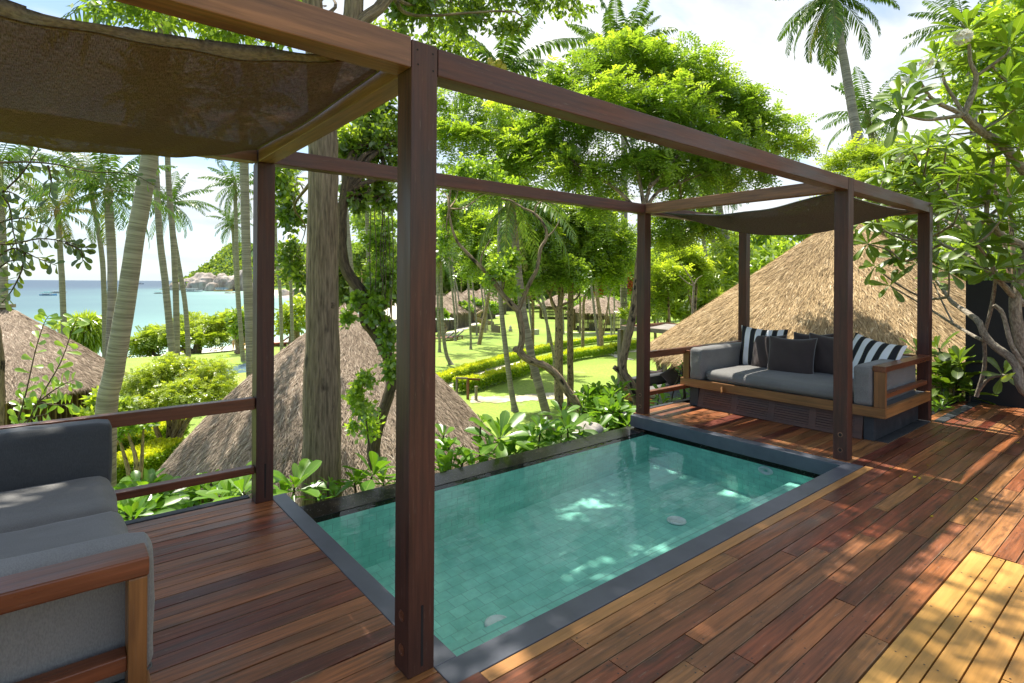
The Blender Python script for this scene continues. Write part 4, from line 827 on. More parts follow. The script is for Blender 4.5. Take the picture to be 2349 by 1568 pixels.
p = atg(1171, 761); b = MB(); b.tube([p, p + UP * .2, p + UP * .35, p + UP * .5, p + UP * .7], [.22, .25, .14, .17, .05], 9, sub=2); tag(b.build('stone_figure', bpy.data.materials['pale stone']), 'small pale stone figure on the lawn right of the picket enclosure', 'statue')
p = atg(1365, 812); b = MB()
for i in range(9): b.beam(p + rt * (i * .13 - .5), p + rt * (i * .13 - .5) + UP * .38, .09, .02)
b.beam(p + rt * -.55 + UP * .25, p + rt * .65 + UP * .25, .02, .05); tag(b.build('slatted_box', M['greywood']), 'low grey slatted box beside the yellow hedge', 'box')
# reflecting pool by the beach lawn
p = atg(553, 852); b = MB(); V = [p + rt * a * 1.15 + fw * e * 3.2 + UP * .05 for a, e in ((-1, -1), (1, -1), (1, 1), (-1, 1))]; b.add(V, [[0, 1, 2, 3]]); tag(b.build('pond_water', seamat()), kind='structure')
b = MB(); q = p + rt * .1 - fw * 3.6; b.beam(q - rt * 1.0, q + rt * 1.0, .5, .5); b.beam(q - rt * 1.4 - fw * .3 - UP * .2, q + rt * 1.3 - fw * .3 - UP * .2, 1.5, .06); tag(b.build('stone_bench', plain('grey terrazzo', (.18, .18, .18))), 'grey block bench at the edge of the dark beach pond', 'bench')
# beach things
def person(p, h, label, skin=(.55, .33, .22), cloth=(.5, .2, .15), turn=0.):
    me = bpy.data.meshes.new('person'); s = h / 1.75
    V = [(0, 0, .95), (0, 0, 1.15), (0, 0, 1.40), (0, .0, 1.50), (0, .01, 1.62), (0, 0, 1.74), (.09, 0, .90), (.10, .03, .50), (.10, 0, .06), (.10, -.10, .03), (-.09, 0, .90), (-.12, -.04, .50), (-.13, .03, .06), (-.13, -.08, .03), (.19, 0, 1.40), (.26, .02, 1.13), (.24, -.10, .90), (-.19, 0, 1.40), (-.26, .02, 1.13), (-.25, -.08, .90)]
    Ed = [(0, 1), (1, 2), (2, 3), (3, 4), (4, 5), (0, 6), (6, 7), (7, 8), (8, 9), (0, 10), (10, 11), (11, 12), (12, 13), (2, 14), (14, 15), (15, 16), (2, 17), (17, 18), (18, 19)]
    Rd = [.15, .13, .16, .06, .10, .07, .095, .06, .04, .035, .095, .06, .04, .035, .06, .045, .04, .06, .045, .04]
    me.from_pydata([[v * s for v in q] for q in V], Ed, []); o = bpy.data.objects.new('person', me); C.objects.link(o); o.location = p; o.rotation_euler = (0, 0, turn)
    sk = o.modifiers.new('skin', 'SKIN'); me.skin_vertices[0].data[0].use_root = True
    for i, r in enumerate(Rd): me.skin_vertices[0].data[i].radius = (r * s, r * s * .8)
    sb = o.modifiers.new('subsurf', 'SUBSURF'); sb.levels = sb.render_levels = 1
    me.materials.append(plain('skin tone', skin)); tag(o, label, 'person', None)
    b = MB(); c = np.array(p); b.ell(c + UP * .92 * s, (.19 * s, .16 * s, .14 * s), 10, 7); b.build('shorts', plain('swim shorts', cloth), o)
    b = MB(); b.ell(c + UP * 1.72 * s, (.10 * s, .11 * s, .08 * s), 10, 7); b.build('hair', M['dark'], o); return o
q = on_ground(535, 840, 70); person(q, 1.6, 'person in swimwear standing on the beach behind the flat crowned tree', turn=.6)
q = on_ground(450, 820, 80); person(q, 1.5, 'person standing at the water edge under the spreading beach tree', cloth=(.1, .15, .4), turn=2)
def blounge(p, rot, label, m):
    root = thing('beach_lounger', label, 'lounger', p, 'loungers on the beach'); d = rt * math.cos(rot) + fw * math.sin(rot)
    b = MB(); b.beam(p + UP * .35 - d * 1.0, p + UP * .35 + d * .9, .7, .12); b.build('mattress', m, root); b = MB(); b.beam(p + UP * .4 + d * .2, p + UP * 1.0 + d * 1.0, .66, .12); b.build('backrest', m, root); b = MB(); b.beam(p + UP * .14 - d * .8, p + UP * .14 + d * .8, .6, .26); b.build('frame', M['dkw'], root)
M['dkw'] = plain('brown frame', (.16, .07, .03))
blounge(on_ground(284, 838, 62), .4, 'yellow and brown beach lounger right of the big leaning palm', yel); blounge(on_ground(640, 812, 62), .4, 'red beach lounger on the sand just right of the left post', redp)
p = on_ground(692, 783, 75); tb = thing('picnic_table', 'orange brown picnic table on the beach left of the thick trunk', 'table', p)
b = MB(); b.beam(p - rt * .9 + UP * .8, p + rt * .9 + UP * .8, .8, .06); b.build('tabletop', orng, tb)
for a in (-.7, .7): b = MB(); b.beam(p + rt * a - fw * .5, p + rt * a + fw * .3 + UP * .77, .08, .1); b.beam(p + rt * a + fw * .5, p + rt * a - fw * .3 + UP * .77, .08, .1); b.build('leg', orng, tb)
for e in (-.75, .75): b = MB(); b.beam(p - rt * .9 + fw * e + UP * .45, p + rt * .9 + fw * e + UP * .45, .3, .05); b.build('bench_seat', orng, tb)
p = on_ground(509, 830, 66); b = MB(); b.tube([p, p + UP * 2.0], .05, 6, sub=1); b.beam(p + UP * 2.0 - rt * .05, p + UP * 2.0 - rt * .5, .1, .08); tag(b.build('beach_lamp', M['dark']), 'thin dark lamp post on the beach below the flat crowned tree', 'lamp')
p = U(560, 796, 41.5); a = np.linspace(0, 2 * np.pi, 20); b = MB(); b.tube(np.array([p + .20 * (rt * math.cos(t) + UP * math.sin(t)) for t in a]), .055, 6, sub=1); tag(b.build('life_ring', orng), 'orange life ring hanging on the thin palm left of the back post', 'life ring')
p = U(414, 770, 59); b = MB(); b.ell(p - UP * .1, (.35, .35, .42), 8, 6); b.tube([p + UP * .3, p + UP * .9], .02, 4, sub=1); tag(b.build('hanging_lantern', M['dkw']), 'dark lantern hanging below the flat crowned beach tree', 'lantern')
boulder(1300, 1390, 962, 1000, 6.6, 'large pale boulder half buried among the shrubs behind the pool corner', 0, 'rock2', .8, None)
boulder(1502, 1532, 905, 945, 8.5, 'small pale rock beside the far deck edge', 0, 'rock2', .8, None)
# ================================================================ TREES AND PALMS
def sample_clumps(cl, n, sub=26, shell=.55, g=None):
    """cl: list of (centre, (rx,ry,rz), weight) -> points, outward normals, per-point clump tint"""
    g = g or rng; w = np.array([c[2] for c in cl], float); w /= w.sum(); cnt = np.round(w * n).astype(int); P, O, T = [], [], []
    for (c, r, _), k in zip(cl, cnt):
        if k < 1: continue
        ns = max(3, k // sub); q = nrm(g.normal(size=(ns, 3))) * (shell + (1 - shell) * g.random((ns, 1))) ; q[:, 2] = np.where(q[:, 2] < -.55, -q[:, 2] * .6, q[:, 2])
        idx = g.integers(0, ns, k); off = g.normal(size=(k, 3)) * (.95 / ns ** (1 / 3)) * .5 ; v = q[idx] + off
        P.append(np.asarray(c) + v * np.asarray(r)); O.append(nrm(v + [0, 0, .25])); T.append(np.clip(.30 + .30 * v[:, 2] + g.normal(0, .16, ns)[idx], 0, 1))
    return np.concatenate(P), np.concatenate(O), np.concatenate(T)
def crown_simple(b, cl, n, L, W, sub=26, shell=.5, droop=.35, mi=0, tint=0):
    P, O, T = sample_clumps(cl, n, sub, shell); d = nrm(O * .5 + rng.normal(size=P.shape) * .75 - [0, 0, droop]); s = rng.normal(size=P.shape)
    s = s - O * (s * O).sum(1, keepdims=True) * .5
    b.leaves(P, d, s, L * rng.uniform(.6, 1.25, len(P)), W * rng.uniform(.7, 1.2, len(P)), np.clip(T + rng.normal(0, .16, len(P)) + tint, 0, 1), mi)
def crown_feather(b, cl, n, Ls, l, w, npair=6, sub=14, shell=.5, droop=.25, mi=0, tint=0):
    P, O, T = sample_clumps(cl, n, sub, shell); d = nrm(O * [.8, .8, .45] + rng.normal(size=P.shape) * .5 - [0, 0, droop]); m = len(P)
    s = nrm(np.cross(d, UP + rng.normal(size=P.shape) * .35)); LL = Ls * rng.uniform(.6, 1.2, m); tt = np.clip(T + rng.normal(0, .12, m) + tint, 0, 1)
    k = (np.arange(npair) + .6) / npair
    for sg in (-1, 1):
        Q = P[:, None] + d[:, None] * (k[None] * LL[:, None])[..., None] - UP * (.28 * k[None] ** 2 * LL[:, None])[..., None]
        dd = nrm(s[:, None] * sg + d[:, None] * .45 + rng.normal(size=Q.shape) * .18 - [0, 0, .12]); ll = l * (1 - .45 * np.abs(k - .45))[None] * rng.uniform(.8, 1.2, (m, npair))
        b.leaves(Q.reshape(-1, 3), dd.reshape(-1, 3), np.repeat(d, npair, 0), ll.ravel(), w * np.ones(m * npair), np.clip(np.repeat(tt, npair) + rng.normal(0, .06, m * npair), 0, 1), mi)
def limbs(b, base, r0, cl, k=2, sag=.15):
    base = np.asarray(base)
    for c, r, w in cl:
        for _ in range(k):
            e = np.asarray(c) + np.asarray(r) * rng.uniform(-.6, .6, 3); L = np.linalg.norm(e - base)
            p1 = base + (e - base) * .35 + rng.normal(0, .07 * L, 3); p2 = base + (e - base) * .7 + rng.normal(0, .07 * L, 3) + UP * sag * L * .3
            b.tube([base, p1, p2, e], [r0, r0 * .6, r0 * .38, r0 * .1], 6)
            for f in (.5, .75):
                q = base + (e - base) * f + rng.normal(0, .05 * L, 3); e2 = q + nrm(rng.normal(size=3) + [0, 0, .3]) * np.mean(r) * .7; b.tube([q, (q + e2) / 2 + rng.normal(0, .04 * L, 3), e2], [r0 * .35, r0 * .2, r0 * .06], 5)
def pxcl(D, lst):  # clumps given in picture terms at depth D: (x, y, rx, ry, weight, dD)
    o = []
    for x, y, rx, ry, w, dd in lst:
        k = (D + dd) / FD; o.append((U(x, y, D + dd), ((rx * .9 + ry * .1) * k, (rx * .9 + ry * .1) * k, ry * k), w))
    return o
def tree(name, label, base, trunks, crowns, barkm, leafm, cat='tree', group=None, limb=None, extra=None):
    root = thing(name, label, cat, base, group); b = MB()
    for P, R in trunks: b.tube(P, R, 10, wob=.03)
    if limb:
        for bp, r0, cl, k in limb: limbs(b, bp, r0, cl, k)
    if b.V: b.build('trunk', M[barkm], root)
    b = MB(); crowns(b); b.build('crown', M[leafm], root); return root
def pl(px, D):
    D = np.broadcast_to(D, (len(px),)); return np.array([U(x, y, d) for (x, y), d in zip(px, D)])

# ---- coconut palms
def frond(b, base, az, e0, L, droop, nl=26, wl=.055, tint=.4, tw=0., g=rng, hang=.45, lw=.17, mi=0):
    t = np.linspace(0, 1, 12); h = np.array([math.cos(az), math.sin(az), 0]); th = e0 - droop * t ** 1.4
    dirs = h[None] * np.cos(th)[:, None] + UP[None] * np.sin(th)[:, None]; P = base + np.concatenate([[np.zeros(3)], np.cumsum((dirs[:-1] + dirs[1:]) / 2 * (L / 11), 0)])
    b.tube(P, np.linspace(.022, .004, 12) * (L / 2.6), 4, rnd=.9, sub=1, mi=mi, cap=False)
    s = np.linspace(.10, .985, nl); Q = np.array([np.interp(s, t, P[:, k]) for k in range(3)]).T; T = nrm(np.array([np.interp(s, t, dirs[:, k]) for k in range(3)]).T)
    side = nrm(np.cross(h, UP)) ; ln = L * lw * (np.sin(np.pi * np.clip(s * .9 + .10, 0, 1)) ** .6 + .12)
    for sg in (-1, 1):
        d = nrm(T * .55 + side * sg * (1 - hang * .4) - UP * hang + g.normal(size=Q.shape) * .10)
        # each leaflet is two pieces: stiff base and drooping tip
        r = np.clip(tint + g.normal(0, .13, nl), 0, 1); l1 = ln * g.uniform(.85, 1.1, nl)
        M1 = Q + d * (l1 * .55)[:, None]; d2 = nrm(d - UP * .7)
        sdv = T; V = np.stack([Q - sdv * .010 * L / 2.6, Q + sdv * .010 * L / 2.6, M1 + sdv * (wl / 2), M1 - sdv * (wl / 2)], 1); F = np.arange(nl * 4).reshape(nl, 4); b.add(V.reshape(-1, 3), F, np.repeat(r, 4), None, mi)
        E = M1 + d2 * (l1 * .5)[:, None]; V = np.stack([M1 - sdv * (wl / 2), M1 + sdv * (wl / 2), E], 1); b.add(V.reshape(-1, 3), np.arange(nl * 3).reshape(nl, 3), np.repeat(r, 3), None, mi)
def palm_mesh(seed, L=2.6, n=22, m='lf_palm', e=(1.25, -.65), dead=2, nl=26):
    g = np.random.default_rng(seed); b = MB()
    for i in range(n):
        f = i / (n - 1); az = i * 2.399 + g.normal(0, .2); e0 = e[0] + (e[1] - e[0]) * f + g.normal(0, .1)
        frond(b, np.array([0, 0, -.15 * f]), az, e0, L * g.uniform(.82, 1.1), .75 + .65 * f + g.normal(0, .12), nl, tint=.25 + .35 * f + g.normal(0, .07), g=g, wl=.068 * L / 2.6 + .014)
    for i in range(dead): frond(b, np.array([0, 0, -.25]), g.uniform(0, 6.3), -1.0, L * .75, .5, 18, tint=1.0, g=g, hang=.7)
    b.tube([[0, 0, -.6], [0, 0, -.2], [0, 0, .15]], [.10, .17, .07], 8, rnd=.95)
    return b.mesh('palm_crown_%d' % seed, M[m])
PM = {k: palm_mesh(k, 2.6, n, m, nl=nl) for k, n, m, nl in ((1, 22, 'lf_palm', 26), (2, 20, 'lf_palm', 26), (3, 18, 'lf_palmy', 24), (4, 16, 'lf_palm', 20))}
PMU = palm_mesh(9, 2.6, 24, 'lf_palm', e=(1.45, .1), dead=0, nl=40)
PMH = palm_mesh(12, 2.6, 24, 'lf_palm', e=(.9, -1.0), dead=3, nl=40)
def palm(label, px, D, w, var=1, R=2.6, rise=None, group=None, rz=0, dD=0, lean=(0, 0), foot=True, drop=True):
    """px: trunk points base->top in picture terms; w: trunk widths px at base and top; rise: hidden extra height above the last point"""
    n = len(px); P = pl(px, np.linspace(D, D + dD, n)); 
    if drop:
        z0 = gz(P[0][0], P[0][1])
        if P[0][2] > z0 + .05: P = np.vstack([[P[0][0] + (P[0][0] - P[1][0]) * .1, P[0][1] + (P[0][1] - P[1][1]) * .1, z0 - .1], P])
    if rise:
        d = nrm(P[-1] - P[-2]); d = nrm(d + UP * .6); P = np.vstack([P, P[-1] + d * rise * .5 + np.array([lean[0], lean[1], 0]) * .4, P[-1] + d * rise + np.array([lean[0], lean[1], 0])])
    k = D / FD / 2; r0, r1 = w[0] * k, w[1] * k; R_ = np.linspace(r0, r1, len(P))
    if foot: 
        P = np.vstack([P[0], P[0] + (P[1] - P[0]) * min(.5 / max(np.linalg.norm(P[1] - P[0]), .5), .4), P[1:]]); R_ = np.concatenate([[r0 * 1.7], [r0 * 1.05], R_[1:]])
    root = thing('coconut_palm', label, 'palm tree', P[0], group); b = MB(); b.tube(P, R_, 10, sub=5, wob=.02); b.build('trunk', M['palmbark'], root)
    me = var if isinstance(var, bpy.types.Mesh) else PM[var]
    o = bpy.data.objects.new('crown', me); C.objects.link(o); o.parent = root; o.location = P[-1] - P[0]; s = R / 2.6; o.scale = (s, s, s); o.rotation_euler = (0, 0, rz); return root
GL = 'coconut palms between the terrace and the bay'
palm('coconut palm trunk at the far left edge rising behind the thatched ridge', [(8, 705), (5, 560), (0, 470)], 22, (19, 16), 2, 2.8, 1.6, GL, 1)
palm('slender straight coconut palm with a full crown left of the slim curved palm', [(147, 780), (143, 660), (137, 560), (132, 480)], 29, (13, 11), 3, 2.6, None, GL, .3)
palm('slim curved coconut palm just left of the two thick palm trunks', [(241, 815), (240, 720), (235, 600), (222, 510), (210, 452)], 31, (12, 9), 3, 2.3, 1.3, GL, 2)
palm('straight thick coconut palm directly behind the big leaning palm', [(252, 815), (257, 700), (257, 600), (250, 480)], 21, (21, 17), 1, 2.7, .8, GL, 4)
palm('big leaning coconut palm with ringed grey trunk in front of the sea', [(243, 960), (262, 850), (288, 700), (312, 540), (345, 352)], 10.5, (47, 30), 2, 2.8, 3.2, GL, .5, foot=False)
palm('left trunk of the trio of palms leaning right in front of the bay', [(398, 838), (390, 760), (378, 640), (366, 540), (358, 400), (356, 350)], 26, (16, 12), 1, 2.6, 2.6, GL, 1.5)
palm('middle trunk of the trio of palms, straight until it bends left high up', [(406, 840), (404, 700), (398, 560), (388, 440), (384, 350)], 27, (14, 11), 2, 2.5, 3, GL, 3)
palm('right trunk of the trio of palms with its round crown against the sky', [(433, 828), (426, 710), (412, 620), (397, 530), (389, 465)], 33, (11, 9), 1, 2.6, None, GL, .2)
palm('thin palm with a broad dark foot hung with the life ring', [(559, 836), (552, 760), (545, 640), (541, 500), (539, 425)], 41.5, (10, 8), 2, 2.9, None, GL, 2.4)
palm('thin palm with the small crown just left of the life ring palm', [(550, 800), (545, 700), (538, 600), (533, 512)], 52, (7, 6), 1, 2.5, None, GL, 5)
palm('thick palm trunk tight against the left side of the back post', [(577, 900), (573, 760), (566, 600), (561, 420)], 18, (21, 18), 4, 2.7, 2.5, GL, 1)
palm('thin bent palm between the back post and the thick tree trunk', [(646, 787), (645, 730), (641, 650), (634, 590), (632, 540)], 48, (8, 7), 3, 2.4, 3, GL, 1)
palm('thin straight palm left of the thick tree trunk', [(672, 806), (669, 720), (665, 600), (662, 500)], 46, (8, 7), 1, 2.4, 3, GL, 2)
palm('young yellowish palm with a low crown by the inner bay', [(704, 740), (692, 690), (678, 650), (671, 622)], 70, (7, 5), 3, 2.6, None, GL, 3)
palm('grey palm trunk half hidden behind the vine covered tree', [(816, 760), (810, 680), (803, 600), (796, 520), (790, 430)], 30, (14, 11), 1, 2.6, 2.5, GL, 2)
palm('pale palm trunk high among the vine leaves left of the near post', [(858, 760), (853, 680), (846, 600), (843, 530)], 34, (10, 9), 4, 2.6, 2.5, GL, .6)
Z = lambda x, y: (978.8 + x * .2731, 550.6 + y * .2731)
GN = 'coconut palms on the lawn'
def lp(label, pts, D, w, var=1, R=2.4, rise=5., rz=0, **k): return palm(label, [Z(*p) for p in pts], D, (w[0] * .2731, w[1] * .2731), var, R, rise, GN, rz, **k)
lp('curved palm with dark flared foot standing alone on the lawn by the near post', [(210, 1065), (165, 960), (140, 800), (128, 600), (122, 380)], 35, (34, 22), 2, 2.6, 2.0)
lp('palm trunk left of the curved lawn palm, closest to the near post', [(108, 850), (98, 700), (92, 480), (90, 380)], 42, (24, 18), 4, 2.4, 4)
lp('thin palm in front of the far bungalows with a low dark foot', [(242, 770), (232, 600), (215, 430), (198, 300)], 52, (18, 15), 1, 2.4, 4.5, 1)
lp('thin palm leaning left in front of the second far bungalow', [(256, 620), (246, 520), (236, 420), (222, 310)], 72, (15, 12), 4, 2.4, 5, 2)
lp('thin palm leaning left between the second and third far bungalows', [(282, 590), (270, 500), (256, 410), (238, 330)], 78, (13, 11), 4, 2.4, 5, 3)
lp('straight palm just left of the picket enclosure', [(370, 820), (362, 650), (352, 420), (342, 190)], 44, (20, 17), 2, 2.4, 4.5, .5)
lp('thin palm leaning left in front of the third far bungalow', [(420, 710), (405, 560), (388, 400), (374, 270)], 58, (15, 12), 4, 2.4, 5, 1)
lp('left of three close thin palms at the far end of the bungalow row', [(490, 690), (478, 560), (460, 420), (440, 310)], 62, (15, 12), 1, 2.4, 5, 2)
lp('middle of three close thin palms at the far end of the bungalow row', [(507, 670), (496, 540), (482, 400), (468, 300)], 66, (14, 12), 4, 2.4, 5, 4)
lp('right of three close thin palms with a leaning dark foot', [(545, 655), (520, 560), (502, 430), (480, 310)], 68, (14, 12), 4, 2.4, 5, 5)
lp('grey palm with a broad rooty foot and yellow coconuts right of near post', [(748, 1475), (708, 1250), (680, 1050), (650, 800), (628, 600), (612, 330), (612, 0), (625, -900), (628, -1440)], 22.5, (50, 34), PMH, 3.7, None, 2.2)
lp('thick brown ringed palm leaning left behind the thin curved tree', [(1040, 1600), (990, 1400), (930, 1180), (880, 980), (835, 740), (800, 540)], 15.5, (78, 62), 2, 2.6, 3.0, 1, foot=False)
lp('thin palm standing in the stone block on the lawn', [(890, 810), (874, 660), (856, 500)], 47, (22, 18), 4, 2.4, 5, 2)
lp('slim palm curving behind the thick forked trunk', [(1072, 1000), (1050, 880), (1015, 720), (970, 570), (918, 460)], 33, (28, 20), 1, 2.4, 5, 3)
lp('pale palm leaning left behind the curving slim palm', [(1020, 800), (1008, 680), (990, 570), (970, 480)], 48, (26, 20), 4, 2.4, 5, 4)
lp('palm leaning against the forked lawn tree on its left', [(1440, 832), (1420, 700), (1402, 540), (1384, 390)], 42, (24, 18), 4, 2.4, 5, 5)
lp('thin straight palm with a dark foot near the red flowering tree', [(1576, 672), (1576, 560), (1574, 440)], 58, (14, 11), 4, 2.4, 5, 2)
lp('short leaning palm with a dark foot right of the forked lawn tree', [(1552, 728), (1541, 640), (1530, 560)], 54, (18, 12), 4, 2.4, 5, 1)
lp('thin palm far across the lawn left of the twin trunk', [(1150, 700), (1140, 620), (1128, 520)], 60, (14, 11), 4, 2.4, 5, 3)
r_ = [o for o in C.objects if o.get('label', '').startswith('grey palm with a broad rooty foot')][0]
for dx, dy, s in ((-8, 2, 1), (4, -4, 1), (14, 6, .9), (-2, 12, 1), (-14, -8, .9), (8, 14, .8)):
    b = MB(); c = U(1140 + dx * 1.1, 150 + dy, 21.9); b.ell(c, (.15 * s, .15 * s, .19 * s), 10, 8, .05, rnd=rng.random()); b.build('coconut', M.setdefault('coco', surf('green yellow coconut', (.30, .26, .03), (.52, .40, .05), (9, 9, 9), .5, .1)), r_)

GR = 'palms on the slope to the right'
palm('curved pale palm trunk bending right behind the golden roof', [(1712, 700), (1697, 625), (1683, 596), (1672, 565), (1660, 526), (1652, 490)], 26, (18, 14), 1, 2.6, 2.0, GR, 1, drop=False, foot=False)
palm('straight pale palm trunk left of the curved one behind the golden roof', [(1645, 660), (1641, 600), (1634, 540), (1630, 500)], 32, (11, 10), 2, 2.4, 2, GR, 2)
palm('darker palm trunk leftmost of the group behind the golden roof', [(1622, 680), (1620, 600), (1612, 540), (1610, 500)], 34, (9, 8), 3, 2.4, 2, GR, 3)
palm('tall coconut palm against the cloudy sky, upper right, its crown cut by the top edge', [(1985, 400), (1970, 335), (1957, 262), (1938, 150), (1916, 30), (1908, -20)], 20, (25, 17), PMH, 3.1, None, GR, .4, dD=1.5)
palm('shorter round crowned palm behind the tall upper right palm', [(2012, 400), (2000, 320), (1988, 262)], 31, (14, 12), 1, 3.3, None, GR, 1.1)
palm('palm with upswept fronds rising behind the big feathery tree', [(1432, 330), (1424, 220), (1418, 140)], 27, (16, 13), PMU, 3.3, None, GR, .2)
palm('palm whose frond tips show beside the white plumeria flowers', [(2235, 260), (2222, 150), (2212, 60)], 17, (18, 15), 2, 1.9, None, GR, .9)

# ---- the big near tree: thick trunk, fork above the beams, canopy over the terrace
tb_ = pl([(738, 1180), (737, 1080), (739, 900), (740, 700), (741, 500), (742, 330), (735, 200), (722, 60), (712, -60)], [5.3] * 7 + [5.25, 5.2])
f1 = np.vstack([tb_[6], pl([(770, 120), (805, 60), (812, 0), (815, -90)], [5.3, 5.3, 5.3, 5.35])]); f2 = np.vstack([f1[1], pl([(830, 50), (868, 20), (905, -25), (960, -80)], [5.3, 5.4, 5.5, 5.7])])
k53 = 5.3 / FD / 2
over = [((1.5, 6.1, 8.0), (1.6, 1.4, 1.0), 3.3), ((4.35, 6.0, 8.2), (1.35, 1.35, 1.0), 3.2), ((2.95, 6.75, 8.0), (1.0, .8, .7), 1.5), ((2.95, 5.05, 8.2), (1.2, .55, .6), 1.3), ((2.2, 4.5, 8.3), (1.8, .7, .7), 1.6), ((4.7, 4.6, 8.3), (.8, .7, .6), .7), ((-.4, 5.0, 7.6), (1.6, 1.6, 1.1), 1.8), ((.6, 3.8, 7.8), (1.1, .8, .8), 1.0), ((.4, 6.3, 7.4), (1.3, 1.0, .8), 1.5), ((3.2, 3.5, 8.2), (1.2, .4, .5), .14)]  # crown clumps above the view, placed and gapped to shade pool and deck
vis = pxcl(6.2, [(330, 30, 130, 50, 1.3, .6), (520, 60, 120, 55, 1.3, 1.2), (650, 60, 70, 60, .8, .6), (700, 20, 60, 60, .6, 1.0), (960, 20, 90, 65, 1.3, .6), (1060, 30, 80, 60, 1.1, 1.2), (1150, -5, 100, 40, .8, 1.5), (1180, 70, 55, 22, .4, 1.6), (1280, -5, 90, 26, .5, 1.6), (1020, 110, 60, 45, .7, 2.0), (890, 90, 50, 60, .6, 1.8)])
low = pxcl(6.0, [(660, 470, 32, 80, .8, .8), (665, 600, 28, 55, .5, .9), (640, 400, 40, 28, .4, .6), (690, 640, 14, 40, .15, .9)])
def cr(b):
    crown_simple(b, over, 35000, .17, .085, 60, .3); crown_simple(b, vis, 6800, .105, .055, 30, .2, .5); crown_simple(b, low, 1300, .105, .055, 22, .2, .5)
tree('big_shade_tree', 'thick grey brown trunk right of the back left post, leafy canopy over the terrace', tb_[0], [(tb_, np.array([96, 86, 80, 72, 68, 64, 56, 46, 40]) * k53), (f1, np.array([50, 48, 44, 42, 40]) * k53), (f2, np.array([30, 30, 28, 26, 20]) * k53)], cr, 'bark', 'lf_over', limb=[(tb_[-1] + UP * .6, .09, over[:4], 2), (f1[-1], .08, over[3:7], 1), (U(900, -10, 5.6), .03, vis[4:8], 1), (U(700, 60, 5.3), .03, vis[1:4], 1), (U(712, 420, 5.4), .02, low[:2], 1)])
kn = [o for o in C.objects if o.name == 'big_shade_tree'][0]
for x, y in ((738, 470), (732, 490), (731, 525), (729, 558), (727, 583), (760, 700)):
    b = MB(); a = np.arange(12) * np.pi / 6; c = U(x, y, 5.3 - 40 * k53 * .98); n0 = nrm(np.array([-cY * .99 - .0, -sY, 0])); s0 = np.array([sY, -cY, 0])
    b.grid(np.array([[c + s0 * r * math.cos(t) + UP * r * 1.2 * math.sin(t) + n0 * h for t in a] for r, h in ((.034, -.01), (.028, .006), (.017, .009), (.009, .001), (.002, .003))]), wrap=True); b.build('knot', M['bark'], kn)

# ---- vine covered curved tree behind the back beam
vp = pl([(860, 1075), (858, 1020), (868, 975), (884, 930), (896, 890), (900, 855), (888, 815), (862, 768), (838, 737), (836, 692), (824, 664), (800, 630), (786, 592), (783, 520), (790, 440), (806, 360)], 6.7); k67 = 6.7 / FD / 2
vb = pxcl(6.7, [(800, 340, 45, 70, 1.2, .3), (860, 330, 60, 90, 1.8, .5), (880, 450, 45, 60, 1.0, .5), (820, 450, 36, 50, .8, .2), (850, 250, 60, 60, 1.2, .7), (940, 300, 50, 80, .8, 1.0)])
vl = pxcl(6.6, [(880, 560, 34, 60, 1.0, .2), (880, 650, 36, 60, 1.2, .1), (865, 710, 36, 50, .9, 0), (885, 770, 26, 50, .7, 0), (820, 690, 22, 22, .3, -.1), (895, 840, 16, 40, .4, -.1), (800, 730, 14, 24, .15, -.1)])
sap = pxcl(6.2, [(830, 930, 32, 40, 1, 0), (810, 900, 22, 30, .5, 0), (850, 990, 34, 40, .8, .2), (840, 870, 26, 22, .4, 0), (810, 985, 20, 20, .3, 0)])
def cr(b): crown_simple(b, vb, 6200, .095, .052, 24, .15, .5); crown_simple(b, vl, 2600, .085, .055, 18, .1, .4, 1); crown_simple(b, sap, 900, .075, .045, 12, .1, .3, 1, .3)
root = thing('vine_covered_tree', 'curved dark tree hung with bright green vine leaves left of the near post', 'tree', vp[0]); b = MB(); b.tube(vp, np.array([34, 30, 28, 26, 25, 25, 25, 26, 26, 26, 26, 26, 25, 24, 20, 14]) * k67, 10, wob=.06); limbs(b, vp[-2], .05, vb, 2)
for _ in range(7): x = rng.uniform(850, 905); b.tube(pl([(x, 480), (x + rng.normal(0, 4), 600), (x + rng.normal(0, 6), 740)], 6.5), .005, 5)
b.tube(pl([(850, 1070), (842, 980), (830, 900), (842, 860)], 6.2), .008, 5); b.build('trunk', M['bark3'], root)
b = MB(); cr(b); b.build('crown', [M['lf_over'], M['lf_vine']], root)

# ---- thin curved tree over the pool corner
tp = [(1352, 985), (1345, 965), (1325, 930), (1301, 897), (1280, 865), (1252, 840), (1228, 832), (1205, 821), (1192, 806), (1196, 790), (1197, 765), (1193, 735), (1188, 713)]
T1 = pl(tp, 8.0); T2 = np.vstack([T1[-1], pl([(1165, 690), (1150, 672), (1128, 640), (1102, 612), (1075, 585), (1050, 556), (1036, 520), (1030, 480), (1034, 430)], 8.0)]); T3 = np.vstack([T1[-1], pl([(1198, 690), (1212, 655), (1230, 622), (1236, 595), (1241, 568), (1254, 545), (1247, 515), (1225, 490), (1200, 478), (1175, 462), (1150, 455)], 8.0)]); T4 = pl([(1225, 490), (1232, 470), (1250, 462), (1275, 470)], 8.0); T5 = pl([(1254, 545), (1270, 530), (1285, 505)], 8.0); k8 = 8 / FD / 2
tc1 = pxcl(8.0, [(1150, 625, 34, 36, 1, 0), (1175, 600, 22, 34, .7, .1), (1120, 640, 18, 18, .25, 0), (1180, 660, 16, 18, .2, 0)]); tc2 = pxcl(8.2, [(1030, 500, 26, 40, .7, .2), (1040, 430, 40, 46, 1.0, .4), (1100, 400, 60, 42, 1.3, .5), (1170, 425, 46, 26, .6, .3), (1020, 560, 16, 30, .2, 0)])
root = thing('thin_curved_tree', 'thin crooked tree with forked bare limbs and bright leaf tufts near pool corner', 'tree', T1[0]); b = MB()
